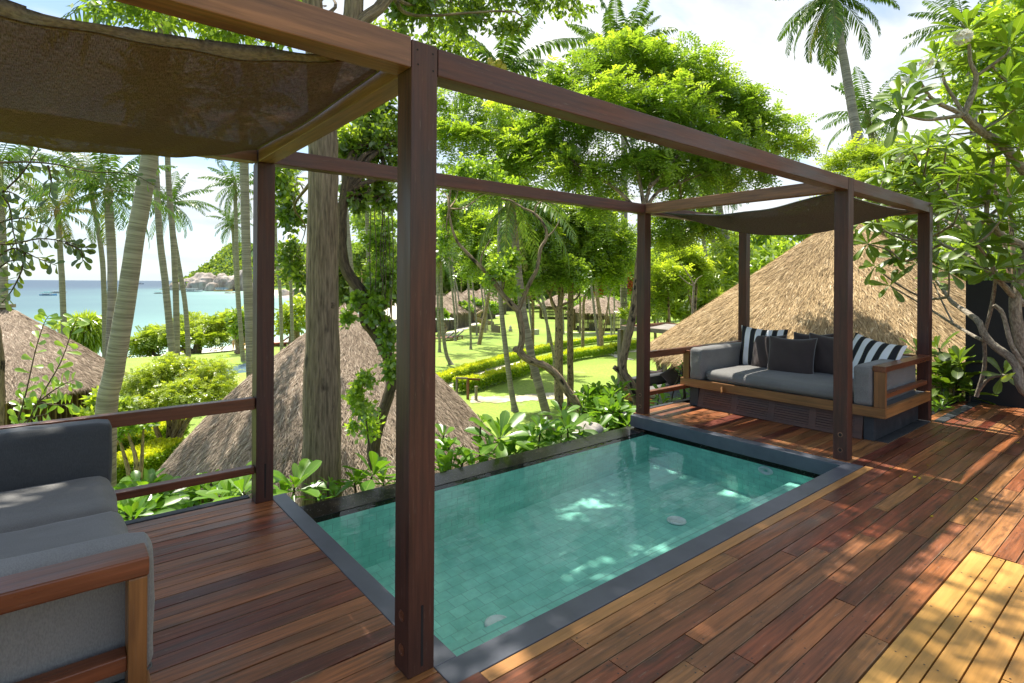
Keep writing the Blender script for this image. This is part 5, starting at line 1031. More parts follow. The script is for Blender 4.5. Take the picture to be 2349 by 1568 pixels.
for P, R in ((T1, np.array([20, 19, 19, 19, 18, 17, 17, 17, 18, 15, 14, 14, 15])), (T2, np.array([14, 13, 12, 10, 9, 8, 7, 6, 5, 4.])), (T3, np.array([11, 11, 10, 9, 8.5, 8, 7, 6.5, 6, 5, 4, 3.])), (T4, np.array([4, 3.5, 3, 2.])), (T5, np.array([4, 3, 2.])), (pl([(1192, 806), (1183, 800), (1180, 808)], 8.0), np.array([14, 12, 10.])), (pl([(1102, 612), (1106, 585), (1125, 550)], 8.), np.array([5, 4, 2.]))): b.tube(P, R * k8, 9, wob=.05)
limbs(b, T2[-2], .015, tc2, 1); limbs(b, T2[2], .01, tc1[:2], 2); b.build('trunk', M['bark2'], root)
b = MB(); crown_simple(b, tc1, 900, .085, .05, 12, .1, .25, 0, .25); crown_simple(b, tc2, 3000, .085, .048, 16, .15, .4, 0, .05); b.build('crown', M['lf_vine'], root)

# ---- feathery tree, centre
ct = pl([(1470, 945), (1462, 915), (1446, 880), (1430, 858), (1428, 832), (1438, 785), (1448, 740), (1456, 690), (1461, 645), (1465, 600), (1473, 540), (1478, 480)], 8.7); k87 = 8.7 / FD / 2
cts = pl([(1430, 858), (1418, 850), (1408, 842)], 8.7)
cc = pxcl(9.6, [(1330, 190, 95, 55, 1.3, .3), (1430, 140, 90, 50, 1.3, .3), (1540, 160, 100, 60, 1.5, .2), (1650, 215, 95, 65, 1.4, .2), (1745, 300, 80, 60, 1.0, .3), (1810, 340, 52, 26, .4, .4), (1400, 250, 110, 65, 1.5, -.4), (1530, 260, 110, 70, 1.6, -.6), (1640, 320, 100, 55, 1.3, -.3), (1300, 300, 85, 60, 1.2, 0), (1250, 360, 70, 46, .9, .2), (1350, 400, 95, 48, 1.1, -.2), (1470, 380, 90, 50, 1.1, -.5), (1580, 400, 85, 50, 1.0, -.2), (1700, 390, 80, 36, .8, 0), (1560, 500, 80, 45, .9, .4), (1610, 530, 60, 36, .6, .6), (1520, 545, 36, 30, .3, .4), (1380, 470, 60, 36, .5, .4), (1235, 280, 50, 50, .6, .5), (1060, 330, 60, 50, .7, .5), (1125, 290, 60, 50, .7, .8), (1180, 340, 60, 50, .8, .4), (1045, 250, 45, 60, .5, .8), (1150, 410, 60, 40, .7, .6), (1700, 260, 60, 45, .7, 0)])
root = thing('feathery_tree', 'broad feathery leaved tree filling the sky above the back beam', 'tree', ct[0]); b = MB(); b.tube(ct, np.array([24, 23, 22, 22, 19, 19, 18, 17, 16, 15, 14, 13]) * k87, 10, wob=.05); b.tube(cts, np.array([13, 12, 11.]) * k87, 8)
for P in ([(1478, 480), (1468, 420), (1455, 360), (1440, 280)], [(1478, 480), (1490, 430), (1505, 370), (1530, 280)], [(1478, 485), (1510, 440), (1560, 420), (1620, 360)], [(1475, 500), (1420, 440), (1360, 400), (1300, 360)], [(1490, 430), (1520, 400), (1580, 330), (1660, 260)]): b.tube(pl(P, [8.7, 8.9, 9.2, 9.5]), np.array([10, 8.5, 6, 3]) * k87, 8, wob=.05)
for a in ((1455, 360, cc[0:2]), (1505, 370, cc[2:4]), (1600, 370, cc[3:6]), (1380, 410, cc[9:12]), (1560, 420, cc[12:17])): limbs(b, U(a[0], a[1], 9.2), .022, a[2], 1)
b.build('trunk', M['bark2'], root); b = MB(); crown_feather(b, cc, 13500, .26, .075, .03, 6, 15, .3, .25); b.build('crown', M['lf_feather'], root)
# ---- mid distance lawn trees
GT = 'broadleaf trees on the lawn'
def ltree(label, D, base, tops, crown, w, n, leaf='lf_mid', Ls=.55, l=.16, wl=.07, style='f', fl=None, group=GT, bark='bark2', name='lawn_tree', np_=5):
    P = pl([Z(*p) for p in base], D); z0 = gz(P[0][0], P[0][1]); P[0][2] = z0 - .1; root = thing(name, label, 'tree', P[0], group); k = D / FD / 2 * .2731; b = MB(); b.tube(P, np.linspace(w[0], w[1], len(P)) * k, 10, wob=.05)
    for t in tops: b.tube(pl([Z(*p) for p in t], D), np.linspace(w[1] * .75, w[1] * .4, len(t)) * k, 8, wob=.04)
    cl = pxcl(D, crown); tp = [P[-1]] + [U(*Z(*t[-1]), D) for t in tops]
    for i, c in enumerate(cl): limbs(b, tp[i % len(tp)], w[1] * k * .4, [c], 1)
    b.build('trunk', M[bark], root); b = MB()
    if style == 'f': crown_feather(b, cl, n, Ls, l, wl, np_, 14, .3, .3)
    else: crown_simple(b, cl, n, Ls, Ls * .5, 20, .3, .4)
    mats = [M[leaf]]
    if fl: crown_simple(b, pxcl(D, fl[1]), fl[2], .22, .16, 10, .2, 0, 1); mats.append(M[fl[0]])
    b.build('crown', mats, root)
ltree('twin trunked lawn tree with the thickest grey trunk and a dark feathery crown', 23, [(1112, 1420), (1108, 1200), (1112, 900), (1110, 640), (1112, 560)], [[(1100, 600), (1060, 540), (1035, 460)], [(1112, 580), (1135, 480), (1138, 380)]], [(1250, 560, 70, 60, 1.2, 1), (1180, 590, 55, 50, 1, 0), (1300, 500, 70, 50, 1, 2), (1230, 480, 70, 40, 1, 1), (1290, 620, 50, 36, .7, 0), (1215, 640, 30, 30, .4, -.5), (1330, 580, 45, 45, .6, 1)], (80, 62), 4600)
ltree('straight lawn tree right of the twin trunk with rough grey bark', 23.5, [(1205, 1385), (1206, 1100), (1205, 800), (1208, 560), (1210, 400)], [[(1210, 420), (1240, 330), (1270, 240)]], [(1360, 560, 60, 60, 1, 1), (1340, 500, 60, 45, 1, 1), (1400, 540, 50, 50, .8, 2), (1380, 620, 45, 36, .6, 1), (1420, 600, 36, 36, .5, 2)], (58, 48), 3600)
ltree('dark dense lawn tree behind the thin curved tree', 30, [(890, 705), (893, 620), (890, 510)], [], [(1090, 560, 65, 60, 1, 0), (1060, 500, 50, 55, .8, 1), (1130, 600, 50, 45, .8, -1), (1140, 520, 60, 50, .8, 0), (1170, 640, 36, 40, .5, -2), (1080, 620, 30, 30, .3, 2)], (30, 22), 3600, 'lf_mid', .6, .17, .08)
ltree('forked V shaped lawn tree beside the far end of the yellow hedge', 41, [(1472, 832), (1462, 740), (1450, 600), (1425, 420), (1415, 320)], [[(1482, 800), (1500, 700), (1520, 560), (1545, 430)]], [(1370, 590, 50, 34, 1, 2), (1410, 580, 46, 34, 1, 3), (1340, 600, 36, 30, .7, 2), (1395, 540, 55, 36, .8, 4)], (40, 26), 2600, 'lf_mid', .8, .24, .11)
ltree('slender flame tree with orange red flowers by the lawn edge', 46, [(1312, 725), (1316, 600), (1324, 470)], [[(1320, 520), (1360, 420), (1420, 340)]], [(1400, 640, 40, 30, 1, 0), (1430, 625, 36, 36, 1, 1), (1370, 650, 30, 24, .6, 0), (1440, 660, 20, 26, .5, 0)], (30, 20), 1500, 'lf_mid', .8, .25, .12, fl=('fl_red', [(1420, 630, 32, 34, 1, -1.2), (1385, 655, 22, 16, .5, -1), (1440, 655, 16, 22, .5, -1), (1370, 668, 14, 10, .3, -1)], 420))
ltree('thin far lawn tree between straight trunk and slender flame tree', 62, [(1288, 630), (1290, 560), (1288, 470)], [], [(1320, 645, 34, 24, 1, 0), (1350, 630, 30, 24, .8, 2), (1290, 640, 24, 22, .6, 0)], (20, 14), 900, 'lf_far', 1.0, .35, .15)
# background wood beyond the lawn
GB = 'background trees beyond the lawn'
bt = [(830, 600, 55, 46, 120, 'lf_far', 'tree low behind the vine leaves, far left of the background wood'), (900, 610, 60, 50, 110, 'lf_far', 'dark background tree hidden behind the near post'), (985, 600, 55, 60, 105, 'lf_far', 'dark background tree directly above the first far bungalows'), (1060, 590, 55, 62, 118, 'lf_far', 'tall dark background tree above the pointed bungalow roofs'), (1130, 600, 55, 60, 125, 'lf_far', 'dark background tree above the farthest bungalow'), (1205, 620, 55, 46, 118, 'lf_far', 'rounded background tree left of the twin trunk'), (1280, 615, 55, 46, 108, 'lf_far', 'background tree behind the twin trunked lawn tree'), (1350, 610, 55, 52, 100, 'lf_mid', 'background tree above the dark walled bungalow'), (1430, 590, 60, 66, 92, 'lf_mid', 'tall background tree behind the slender flame tree'), (1510, 600, 60, 70, 80, 'lf_mid', 'background tree just right of the back post'), (1590, 600, 60, 66, 70, 'lf_mid', 'background tree under the small shade sail'), (1680, 580, 70, 66, 60, 'lf_bush', 'pale green tree behind the curved pale palm'), (1780, 560, 80, 66, 54, 'lf_bush', 'pale green tree just above the golden roof ridge on the left'), (760, 620, 50, 40, 130, 'lf_far', 'far tree hidden behind the thick near trunk'), (1010, 520, 60, 60, 60, 'lf_mid', 'taller tree just right of the near post under the back beam'), (1100, 450, 75, 60, 48, 'lf_mid', 'tree filling the gap below the back beam right of the near post'), (860, 520, 55, 60, 90, 'lf_mid', 'tall tree behind the vine covered tree')]
for x, y, rx, ry, D, lf, lab in bt:
    c = on_ground(x, y, D); root = thing('background_tree', lab + '', 'tree', c, GB); k = D / FD; top = U(x, y + ry * .5, D); b = MB(); b.tube([c - UP * .2, (c + top) / 2 + rng.normal(0, .3, 3), top], [.18, .15, .10], 7); b.build('trunk', M['bark2'], root)
    cl = pxcl(D, [(x + rng.uniform(-.6, .6) * rx, y + rng.uniform(-.55, .6) * ry, rx * .55, ry * .5, 1, rng.uniform(-2, 2)) for _ in range(8)]); b = MB(); crown_simple(b, cl, 2600, .011 * D * .7, .006 * D * .7, 22, .3, .3); b.build('crown', M[lf], root)
b = MB(); n = 5200; x = rng.uniform(730, 1720, n); y = rng.uniform(585, 694, n) - 18 * np.sin(x / 47.) ; D = rng.uniform(128, 150, n); P = np.array([U(a, c, d) for a, c, d in zip(x, y, D)]); cl = np.repeat(rng.random(n), 6); Q = np.repeat(P, 6, 0) + rng.normal(size=(n * 6, 3)) * [1.0, 1.0, .8]
b.leaves(Q, rng.normal(size=Q.shape), rng.normal(size=Q.shape), 1.7, 1.1, np.clip(cl * .6 + rng.random(len(Q)) * .4, 0, 1)); tag(b.build('far_wood', M['lf_far']), kind='stuff')
# ---- right hand slope
GS = 'bushy trees on the right hand slope'
def bush(name, lab, D, cl, n, lf, L, Wd, base, cat='tree', group=GS, style='s', fl=None, tint=0, stems=3, sub=22, np_=5):
    c = on_ground(base[0], base[1], D) if len(base) == 2 else np.array(base); root = thing(name, lab, cat, c, group); cls = pxcl(D, cl); b = MB()
    for q in cls[:max(1, stems)]:
        p = np.asarray(q[0]); b.tube([c + rng.normal(0, .05 * D / 12, 3) * [1, 1, 0], (c + p) / 2 + rng.normal(0, .05 * D / 6, 3), p], [.006 * D, .004 * D, .0015 * D], 6)
    b.build('trunk' if cat == 'tree' else 'stem', M['bark2'], root); b = MB()
    if style == 's': crown_simple(b, cls, n, L, Wd, sub, .3, .35, 0, tint)
    else: crown_feather(b, cls, n, L, L * .3, Wd, np_, 14, .3, .25, 0, tint)
    mats = [M[lf]]
    if fl: crown_simple(b, pxcl(D - fl[3], fl[1]), fl[2], fl[4], fl[4] * .7, 6, .3, 0, 1); mats.append(M[fl[0]])
    b.build('crown' if cat == 'tree' else 'foliage', mats, root); return root
bush('bamboo_clump', 'large rounded yellow green bamboo clump left of the golden roof', 24, [(1655, 640, 60, 60, 1.3, 0), (1700, 620, 60, 60, 1.2, 2), (1620, 660, 45, 46, .9, -1), (1675, 590, 50, 40, .9, 1), (1640, 700, 50, 30, .8, -2), (1730, 590, 50, 45, .8, 3)], 6500, 'lf_bush', .34, .09, (1655, 720))
bush('slope_tree', 'small thin trunked tree with sparse light leaves in front of the bamboo clump', 19, [(1560, 600, 46, 40, 1, 2), (1530, 640, 40, 40, .9, 1), (1600, 620, 36, 30, .6, 2), (1550, 560, 50, 36, .8, 3), (1500, 680, 30, 36, .6, 1)], 3200, 'lf_bush', .42, .05, (1592, 735), style='f', tint=.1)
t_ = MB(); k19 = 18 / FD / 2; rootb = thing('bare_sapling', 'bare forked sapling with pale stem standing before the bamboo clump', 'tree', on_ground(1590, 715, 18)); 
for P, R in (([(1589, 720), (1590, 690), (1592, 655)], (6, 5.5, 5)), ([(1592, 655), (1585, 640), (1572, 620), (1562, 605)], (4, 3, 2.5, 1.5)), ([(1592, 657), (1575, 648), (1558, 632)], (3, 2.4, 1.5)), ([(1592, 655), (1600, 640), (1612, 632)], (3, 2.2, 1.2))): t_.tube(pl(P, 18), np.array(R) * k19, 7)
t_.build('trunk', M['plumbark'], rootb)
bush('plumeria_shrub', 'low plumeria shrub dotted with white flowers left of the golden roof', 22, [(1500, 700, 26, 24, .8, 0), (1535, 710, 34, 22, 1, 0), (1575, 715, 34, 20, .9, .5), (1470, 715, 30, 22, .8, -.5), (1610, 700, 30, 16, .5, 1.5), (1445, 725, 18, 18, .4, -1)], 2200, 'lf_bush', .34, .12, (1530, 750), cat='shrub', group=None, fl=('fl_white', [(1520, 695, 30, 20, 1, 0), (1580, 710, 36, 16, 1, 0), (1475, 720, 20, 18, .5, 0)], 60, .5, .10), tint=.1)
bush('lime_tree', 'light lime green tree crown between the tall palm and the plumeria', 13.5, [(1960, 370, 60, 34, 1, 1), (2050, 360, 75, 40, 1.2, .5), (2140, 380, 80, 50, 1.3, 0), (1990, 430, 80, 50, 1.2, 0), (2090, 450, 90, 55, 1.4, 0), (2200, 430, 80, 60, 1.3, 0), (2280, 420, 70, 70, 1.2, 0), (2150, 520, 80, 50, 1.0, .5), (2240, 560, 80, 50, 1.0, .5), (2320, 540, 50, 60, .8, 0), (2060, 540, 80, 50, .9, 1.5)], 8200, 'lf_bush', .30, .035, (2150, 760), style='f', group=GS)
bush('dark_tree', 'dark glossy leaved tree filling the upper right corner', 10.5, [(2230, 120, 70, 60, 1, .6), (2300, 90, 60, 80, 1.2, 0), (2340, 190, 60, 80, 1.2, 0), (2270, 210, 60, 70, 1, .5), (2310, 300, 60, 60, .9, 0), (2335, 20, 60, 50, .8, 0), (2200, 200, 40, 40, .4, 1)], 6500, 'lf_mid', .15, .07, (2400, 640), group=GS, tint=.2)
bush('slope_bush', 'dark green bush in shade behind the plumeria and above the black wall', 12, [(2190, 600, 70, 50, 1, 0), (2270, 620, 70, 50, 1, 0), (2340, 620, 40, 60, .7, 0), (2130, 600, 60, 40, .8, .5), (2230, 660, 60, 40, .7, 0)], 3600, 'lf_mid', .18, .08, (2280, 700), cat='bush', group=GS, tint=-.1)
bush('slope_tree', 'broad green tree directly behind the peak of the golden roof', 21, [(1830, 520, 60, 50, 1, 0), (1900, 500, 60, 50, 1, 0), (1980, 520, 60, 50, 1, 0), (1790, 600, 60, 45, .9, -1), (1760, 540, 50, 40, .7, 2)], 4200, 'lf_mid', .28, .12, (1880, 650), tint=.1)
# ---- shrubs and trees by the beach
GC = 'shore trees and shrubs'
bush('flat_crowned_tree', 'flat crowned yellow green beach tree spreading over the sand', 58, [(330, 790, 45, 16, .7, 0), (390, 765, 55, 18, 1.2, 0), (440, 745, 60, 16, 1.2, 1), (500, 750, 50, 18, 1.0, 0), (470, 770, 60, 14, .9, -1), (350, 775, 40, 14, .6, 0), (530, 735, 30, 18, .6, 1)], 4200, 'lf_bright', .9, .18, (446, 838), group=GC, style='f', tint=-.25, stems=6)
bush('shore_tree', 'rounded beach tree with hanging grey leaves beside the life ring palm', 52, [(548, 730, 20, 22, 1, 0), (560, 760, 16, 26, .8, 0), (545, 755, 16, 18, .6, 0)], 1500, 'lf_mid', .5, .14, (552, 838), group=GC)
bush('shore_tree', 'light green shore tree between the back post and the thick trunk', 62, [(660, 720, 30, 22, 1, 0), (690, 700, 28, 26, 1, 1), (650, 750, 22, 18, .7, 0), (690, 740, 24, 18, .8, 0)], 1600, 'lf_bright', .6, .26, (672, 782), group=GC, tint=-.1, stems=4)
bush('shore_tree', 'pale wispy shore tree behind the straight slender palm', 70, [(170, 745, 34, 12, 1, 0), (130, 750, 26, 10, .6, 0), (215, 760, 26, 14, .7, 0)], 900, 'lf_bush', .6, .2, (170, 790), group=GC, style='s')
bush('yellow_flowering_shrub', 'bright yellow green flowering shrub tree on thin stems beyond the railing', 16.5, [(330, 880, 52, 36, 1, 0), (400, 850, 62, 36, 1.3, .5), (470, 860, 56, 40, 1.2, .5), (420, 900, 70, 34, 1.2, -.5), (500, 895, 40, 30, .7, 0), (350, 920, 50, 26, .8, -.5), (460, 920, 50, 22, .7, -.5), (310, 930, 30, 24, .5, -.5)], 7800, 'lf_bright', .22, .032, (392, 1000), cat='shrub', group=GC, style='f', fl=('fl_yellow', [(420, 870, 90, 40, 1, 0)], 26, .6, .08), stems=6, np_=5, tint=-.2)
bush('green_bush', 'mid green bush between the plank wall hut and the leaning palm', 14.5, [(225, 925, 26, 30, 1, 0), (280, 940, 34, 30, 1, -.5), (300, 980, 40, 26, .9, -.8), (215, 960, 22, 24, .6, -.5)], 1800, 'lf_bush', .17, .08, (245, 1010), cat='bush', group=GC, tint=-.05)
bush('green_bush', 'green bush at the foot of the yellow flowering shrub', 13, [(285, 975, 30, 20, 1, 0), (330, 968, 26, 14, .8, .4), (268, 990, 16, 16, .5, 0)], 800, 'lf_vine', .17, .075, (300, 1055), cat='bush', group=GC)
# pandanus ball
c = on_ground(196, 815, 32); root = thing('pandanus', 'round dark green pandanus with strap leaves behind the hut roof', 'shrub', c); b = MB(); pc = U(196, 762, 32); n = 1500; d = nrm(rng.normal(size=(n, 3)) + [0, 0, .25]); k32 = 32 / FD
P = pc + d * (rng.uniform(.15, .55, (n, 1))) * 40 * k32; dd = nrm(d + [0, 0, -.15]); b.leaves(P, dd, rng.normal(size=P.shape), rng.uniform(.5, .95, n), .10, np.clip(.3 + .4 * d[:, 2] + rng.normal(0, .15, n), 0, 1)); b.leaves(P + dd * .6, nrm(dd - UP * 1.1), rng.normal(size=P.shape), rng.uniform(.3, .6, n), .08, np.clip(.25 + .3 * d[:, 2] + rng.normal(0, .15, n), 0, 1))
b.build('foliage', M['lf_bush'], root); b = MB(); b.tube([c, (c + pc) / 2 + [.1, 0, 0], pc], [.16, .12, .1], 8); b.build('stem', M['bark2'], root)
# ---- clipped yellow hedges
GH = 'clipped yellow hedges along the sand path'
def hedge(lab, px, h, w, nleaf=2600, L=.10):
    P = np.array([atg(x, y) for x, y in px]); m = 40; P = np.array([np.interp(np.linspace(0, len(P) - 1, m), np.arange(len(P)), P[:, k]) for k in range(3)]).T; T = nrm(np.gradient(P, axis=0) * [1, 1, 0]); Nn = np.stack([-T[:, 1], T[:, 0], 0 * T[:, 0]], 1)
    root = thing('hedge', lab, 'hedge', P[m // 2], GH); b = MB(); pr = [(-.36, .25), (-.40, .8), (-.3, .93), (.3, .93), (.40, .8), (.36, .25)]; b.grid(np.array([P + Nn * (a * w) + UP * (z * h) for a, z in pr]).transpose(1, 0, 2)[:, ::-1], .1, 1)
    for top, k in ((1, int(nleaf * 1.5)), (0, int(nleaf * 1.7))):
        i = rng.random(k) * (m - 1); i0 = i.astype(int); f = (i - i0)[:, None]; i1 = np.minimum(i0 + 1, m - 1); p = P[i0] * (1 - f) + P[i1] * f; nn = Nn[i0]; hh = h * (1 + .06 * np.sin(i * 1.7) + .05 * np.sin(i * 4.1))
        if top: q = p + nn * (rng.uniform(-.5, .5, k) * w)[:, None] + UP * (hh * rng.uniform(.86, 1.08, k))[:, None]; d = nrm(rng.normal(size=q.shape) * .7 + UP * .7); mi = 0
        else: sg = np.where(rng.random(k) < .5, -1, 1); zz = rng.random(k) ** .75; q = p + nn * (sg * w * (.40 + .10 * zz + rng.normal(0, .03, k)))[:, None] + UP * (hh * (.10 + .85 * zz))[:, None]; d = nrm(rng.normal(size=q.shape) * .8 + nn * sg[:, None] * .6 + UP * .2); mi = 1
        b.leaves(q, d, rng.normal(size=q.shape), L * rng.uniform(.6, 1.3, k), L * .6, np.clip(rng.normal(.55, .22, k), 0, 1), mi)
    for i in range(0, m, 2): b.tube([P[i] - UP * .05, P[i] + Nn[i] * rng.normal(0, .1) + UP * h * .4], .012, 4, mi=2)
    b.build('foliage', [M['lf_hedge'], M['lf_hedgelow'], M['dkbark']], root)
zz = lambda *a: [Z(*p) for p in a]
hedge('back clipped yellow hedge, the longer one farther from the terrace', zz((70, 1240), (200, 1190), (360, 1130), (520, 1085), (700, 1025), (900, 965), (1070, 925), (1250, 893), (1450, 868), (1600, 850)), .5, .52, 6200)
hedge('front clipped yellow hedge, nearer the terrace right of the barriers', zz((250, 1290), (420, 1262), (660, 1190), (860, 1115), (1070, 1050), (1240, 1010), (1400, 985), (1550, 968)), .62, .58, 6200)
hedge('short end of yellow hedge beside the lower terrace', zz((1570, 965), (1620, 955), (1700, 935), (1760, 925)), .7, .7, 1500)
hedge('back stretch of yellow hedge seen through the left railing', [(225, 1062), (300, 1045), (360, 1020), (410, 1003)], .62, .8, 3600, .085)
hedge('front stretch of yellow hedge seen through the left railing', [(225, 1130), (290, 1110), (345, 1085), (388, 1062)], .62, .8, 3600, .085)
b = MB(); p = atg(*Z(225, 700)); b.box(p[0] - 1.2, p[0] + 1.6, p[1] - .9, p[1] + .9, p[2], p[2] + 1.0); n = 2600; q = p + rng.uniform([-1.25, -.95, .1], [1.65, .95, 1.05], (n, 3)); b.leaves(q, rng.normal(size=q.shape), rng.normal(size=q.shape), .22, .14, rng.random(n)); tag(b.build('box_hedge', M['lf_mid']), 'dark green clipped box hedge in front of the far bungalows', 'hedge')
for x, y, D, s, lab in ((1062, 707, 75, 26, 'bright green shrub bank before the second far bungalow'), (1093, 697, 85, 22, 'bright green shrub left of the farthest bungalow path'), (1128, 706, 78, 18, 'rounded bright shrub right of the three thin palms'), (1010, 722, 60, 16, 'green shrub beside the first far bungalow wall'), (1330, 696, 84, 44, 'long low bright hedge before the dark walled bungalow'), (1400, 692, 80, 40, 'bright low shrub bank behind the slender flame tree')):
    bush('garden_shrub', lab, D, [(x - s * .5, y, s * .5, 9, 1, 0), (x + s * .5, y, s * .5, 9, 1, 1), (x, y - 3, s * .6, 10, 1, 0)], 700, 'lf_vine', .5, .25, (x, y + 8), cat='shrub', group='garden shrubs before the bungalows', stems=1)
# ================================================================ PLANTS CLOSE TO THE DECK
def rosette(b, c, ax, n, L, Wd, rnd0=.45, mi=0, flat=.5, g=rng):
    ax = nrm(np.asarray(ax, float)); t = nrm(np.cross(ax, [.3, .9, .2])); s = np.cross(ax, t); az = np.arange(n) * 2.399 + g.uniform(0, 6); f = (np.arange(n) + .5) / n
    el = np.radians(82) - f ** .75 * np.radians(82 + 25 * flat) + g.normal(0, .14, n)
    d = (np.cos(el) * np.cos(az))[:, None] * t + (np.cos(el) * np.sin(az))[:, None] * s + np.sin(el)[:, None] * ax; up = nrm(ax * np.cos(el)[:, None] - nrm(d - ax * (d * ax).sum(1, keepdims=True)) * np.sin(el)[:, None] + 1e-3)
    LL = L * (.55 + .55 * np.minimum(1, f * 1.6)) * g.uniform(.85, 1.12, n)
    b.bigleaves(np.asarray(c) - ax * (f[:, None] * L * .18) + d * .01, d, up, LL, Wd * LL / L * g.uniform(.85, 1.15, n), g.uniform(.02, .14, n), g.uniform(.06, .30, n), np.clip(rnd0 + .28 * (.5 - f) + g.normal(0, .12, n), 0, 1), mi)
# ---- plumeria tree at the right
D5 = 5.7; k5 = D5 / FD / 2
RA = lambda x, y: (1761.8 + x * .25, y * .25)
RB = lambda x, y: (1761.8 + x * .25, 391.5 + y * .25)
RC = lambda x, y: (1957.5 + x * .3823, 611.7 + y * .3823)
br = []
def dq(x, y): return float(np.clip((2240 - x) / 90, 0, 1) * np.clip((y - 270) / 60, 0, 1)) * 1.25
def B_(pts, D, w): br.append((pl(pts, np.linspace(D[0], D[1], len(pts)) + [dq(*q) for q in pts]), np.linspace(w[0], w[1], len(pts)) * k5))
B_([(2420, 470), (2349, 392), (2299, 334), (2249, 300), (2211, 264)], (5.6, 5.4), (22, 15))
B_([(2211, 264), (2232, 212), (2239, 175), (2226, 142), (2223, 100)], (5.4, 5.3), (13, 7)); B_([(2239, 175), (2275, 150), (2306, 128)], (5.35, 5.2), (8, 6))
B_([(2211, 264), (2180, 250), (2152, 237), (2130, 218), (2109, 187)], (5.4, 5.3), (11, 6)); B_([(2211, 264), (2188, 225), (2167, 190), (2162, 160)], (5.4, 5.5), (9, 5)); B_([(2152, 237), (2110, 226), (2068, 226)], (5.35, 5.2), (6, 4)); B_([(2211, 264), (2160, 272), (2119, 275), (2070, 264)], (5.4, 5.1), (9, 5))
B_([(2420, 620), (2349, 566), (2299, 541), (2264, 501)], (5.8, 5.7), (20, 14)); B_([(2264, 501), (2264, 466), (2274, 404), (2280, 360)], (5.7, 5.6), (11, 6)); B_([(2264, 501), (2229, 524), (2187, 516), (2142, 491)], (5.7, 5.6), (11, 6)); B_([(2229, 524), (2190, 470), (2160, 430), (2120, 400)], (5.7, 5.9), (8, 5)); B_([(2264, 501), (2300, 470), (2318, 452)], (5.7, 5.5), (8, 6))
B_([(2349, 600), (2329, 686), (2338, 770), (2365, 860)], (5.7, 5.7), (22, 26)); B_([(2390, 520), (2349, 600)], (5.7, 5.7), (18, 22)); B_([(2329, 686), (2290, 640), (2270, 600), (2240, 560)], (5.7, 5.5), (13, 6))
B_([(2440, 960), (2349, 895), (2332, 841), (2310, 815), (2282, 795), (2256, 765), (2244, 738), (2215, 715), (2187, 696), (2175, 682), (2149, 646)], (5.6, 6.2), (22, 9)); B_([(2175, 682), (2140, 686), (2103, 677), (2049, 646), (2007, 612)], (6.1, 6.4), (9, 4)); B_([(2256, 765), (2252, 780), (2187, 744), (2141, 715), (2100, 690), (2040, 655)], (5.9, 6.3), (10, 4)); B_([(2187, 744), (2160, 690), (2142, 650)], (6.0, 6.2), (5, 4))
B_([(2240, 910), (2259, 841), (2258, 772), (2271, 719), (2281, 662), (2285, 620)], (6.2, 5.7), (10, 7)); B_([(2240, 905), (2270, 868), (2310, 862), (2360, 870)], (6.2, 5.8), (7, 9)); B_([(2280, 700), (2300, 720), (2320, 790), (2349, 840)], (5.7, 5.6), (9, 10))
B_([(2187, 516), (2120, 550), (2060, 545), (2000, 510)], (5.6, 6.0), (8, 4)); B_([(2120, 570), (2070, 540), (2020, 530), (1975, 506)], (6.2, 6.3), (7, 4)); B_([(2349, 700), (2240, 600), (2160, 560), (2120, 530)], (5.8, 6.1), (14, 6)); B_([(2160, 560), (2080, 600), (2040, 575), (1990, 560)], (6.0, 6.3), (7, 4)); B_([(2120, 530), (2090, 500), (2060, 470)], (6.1, 6.1), (6, 4)); B_([(2100, 420), (2060, 440), (2020, 436)], (6, 6.2), (5, 4)); B_([(2120, 400), (2100, 420)], (5.9, 6.0), (5, 5))
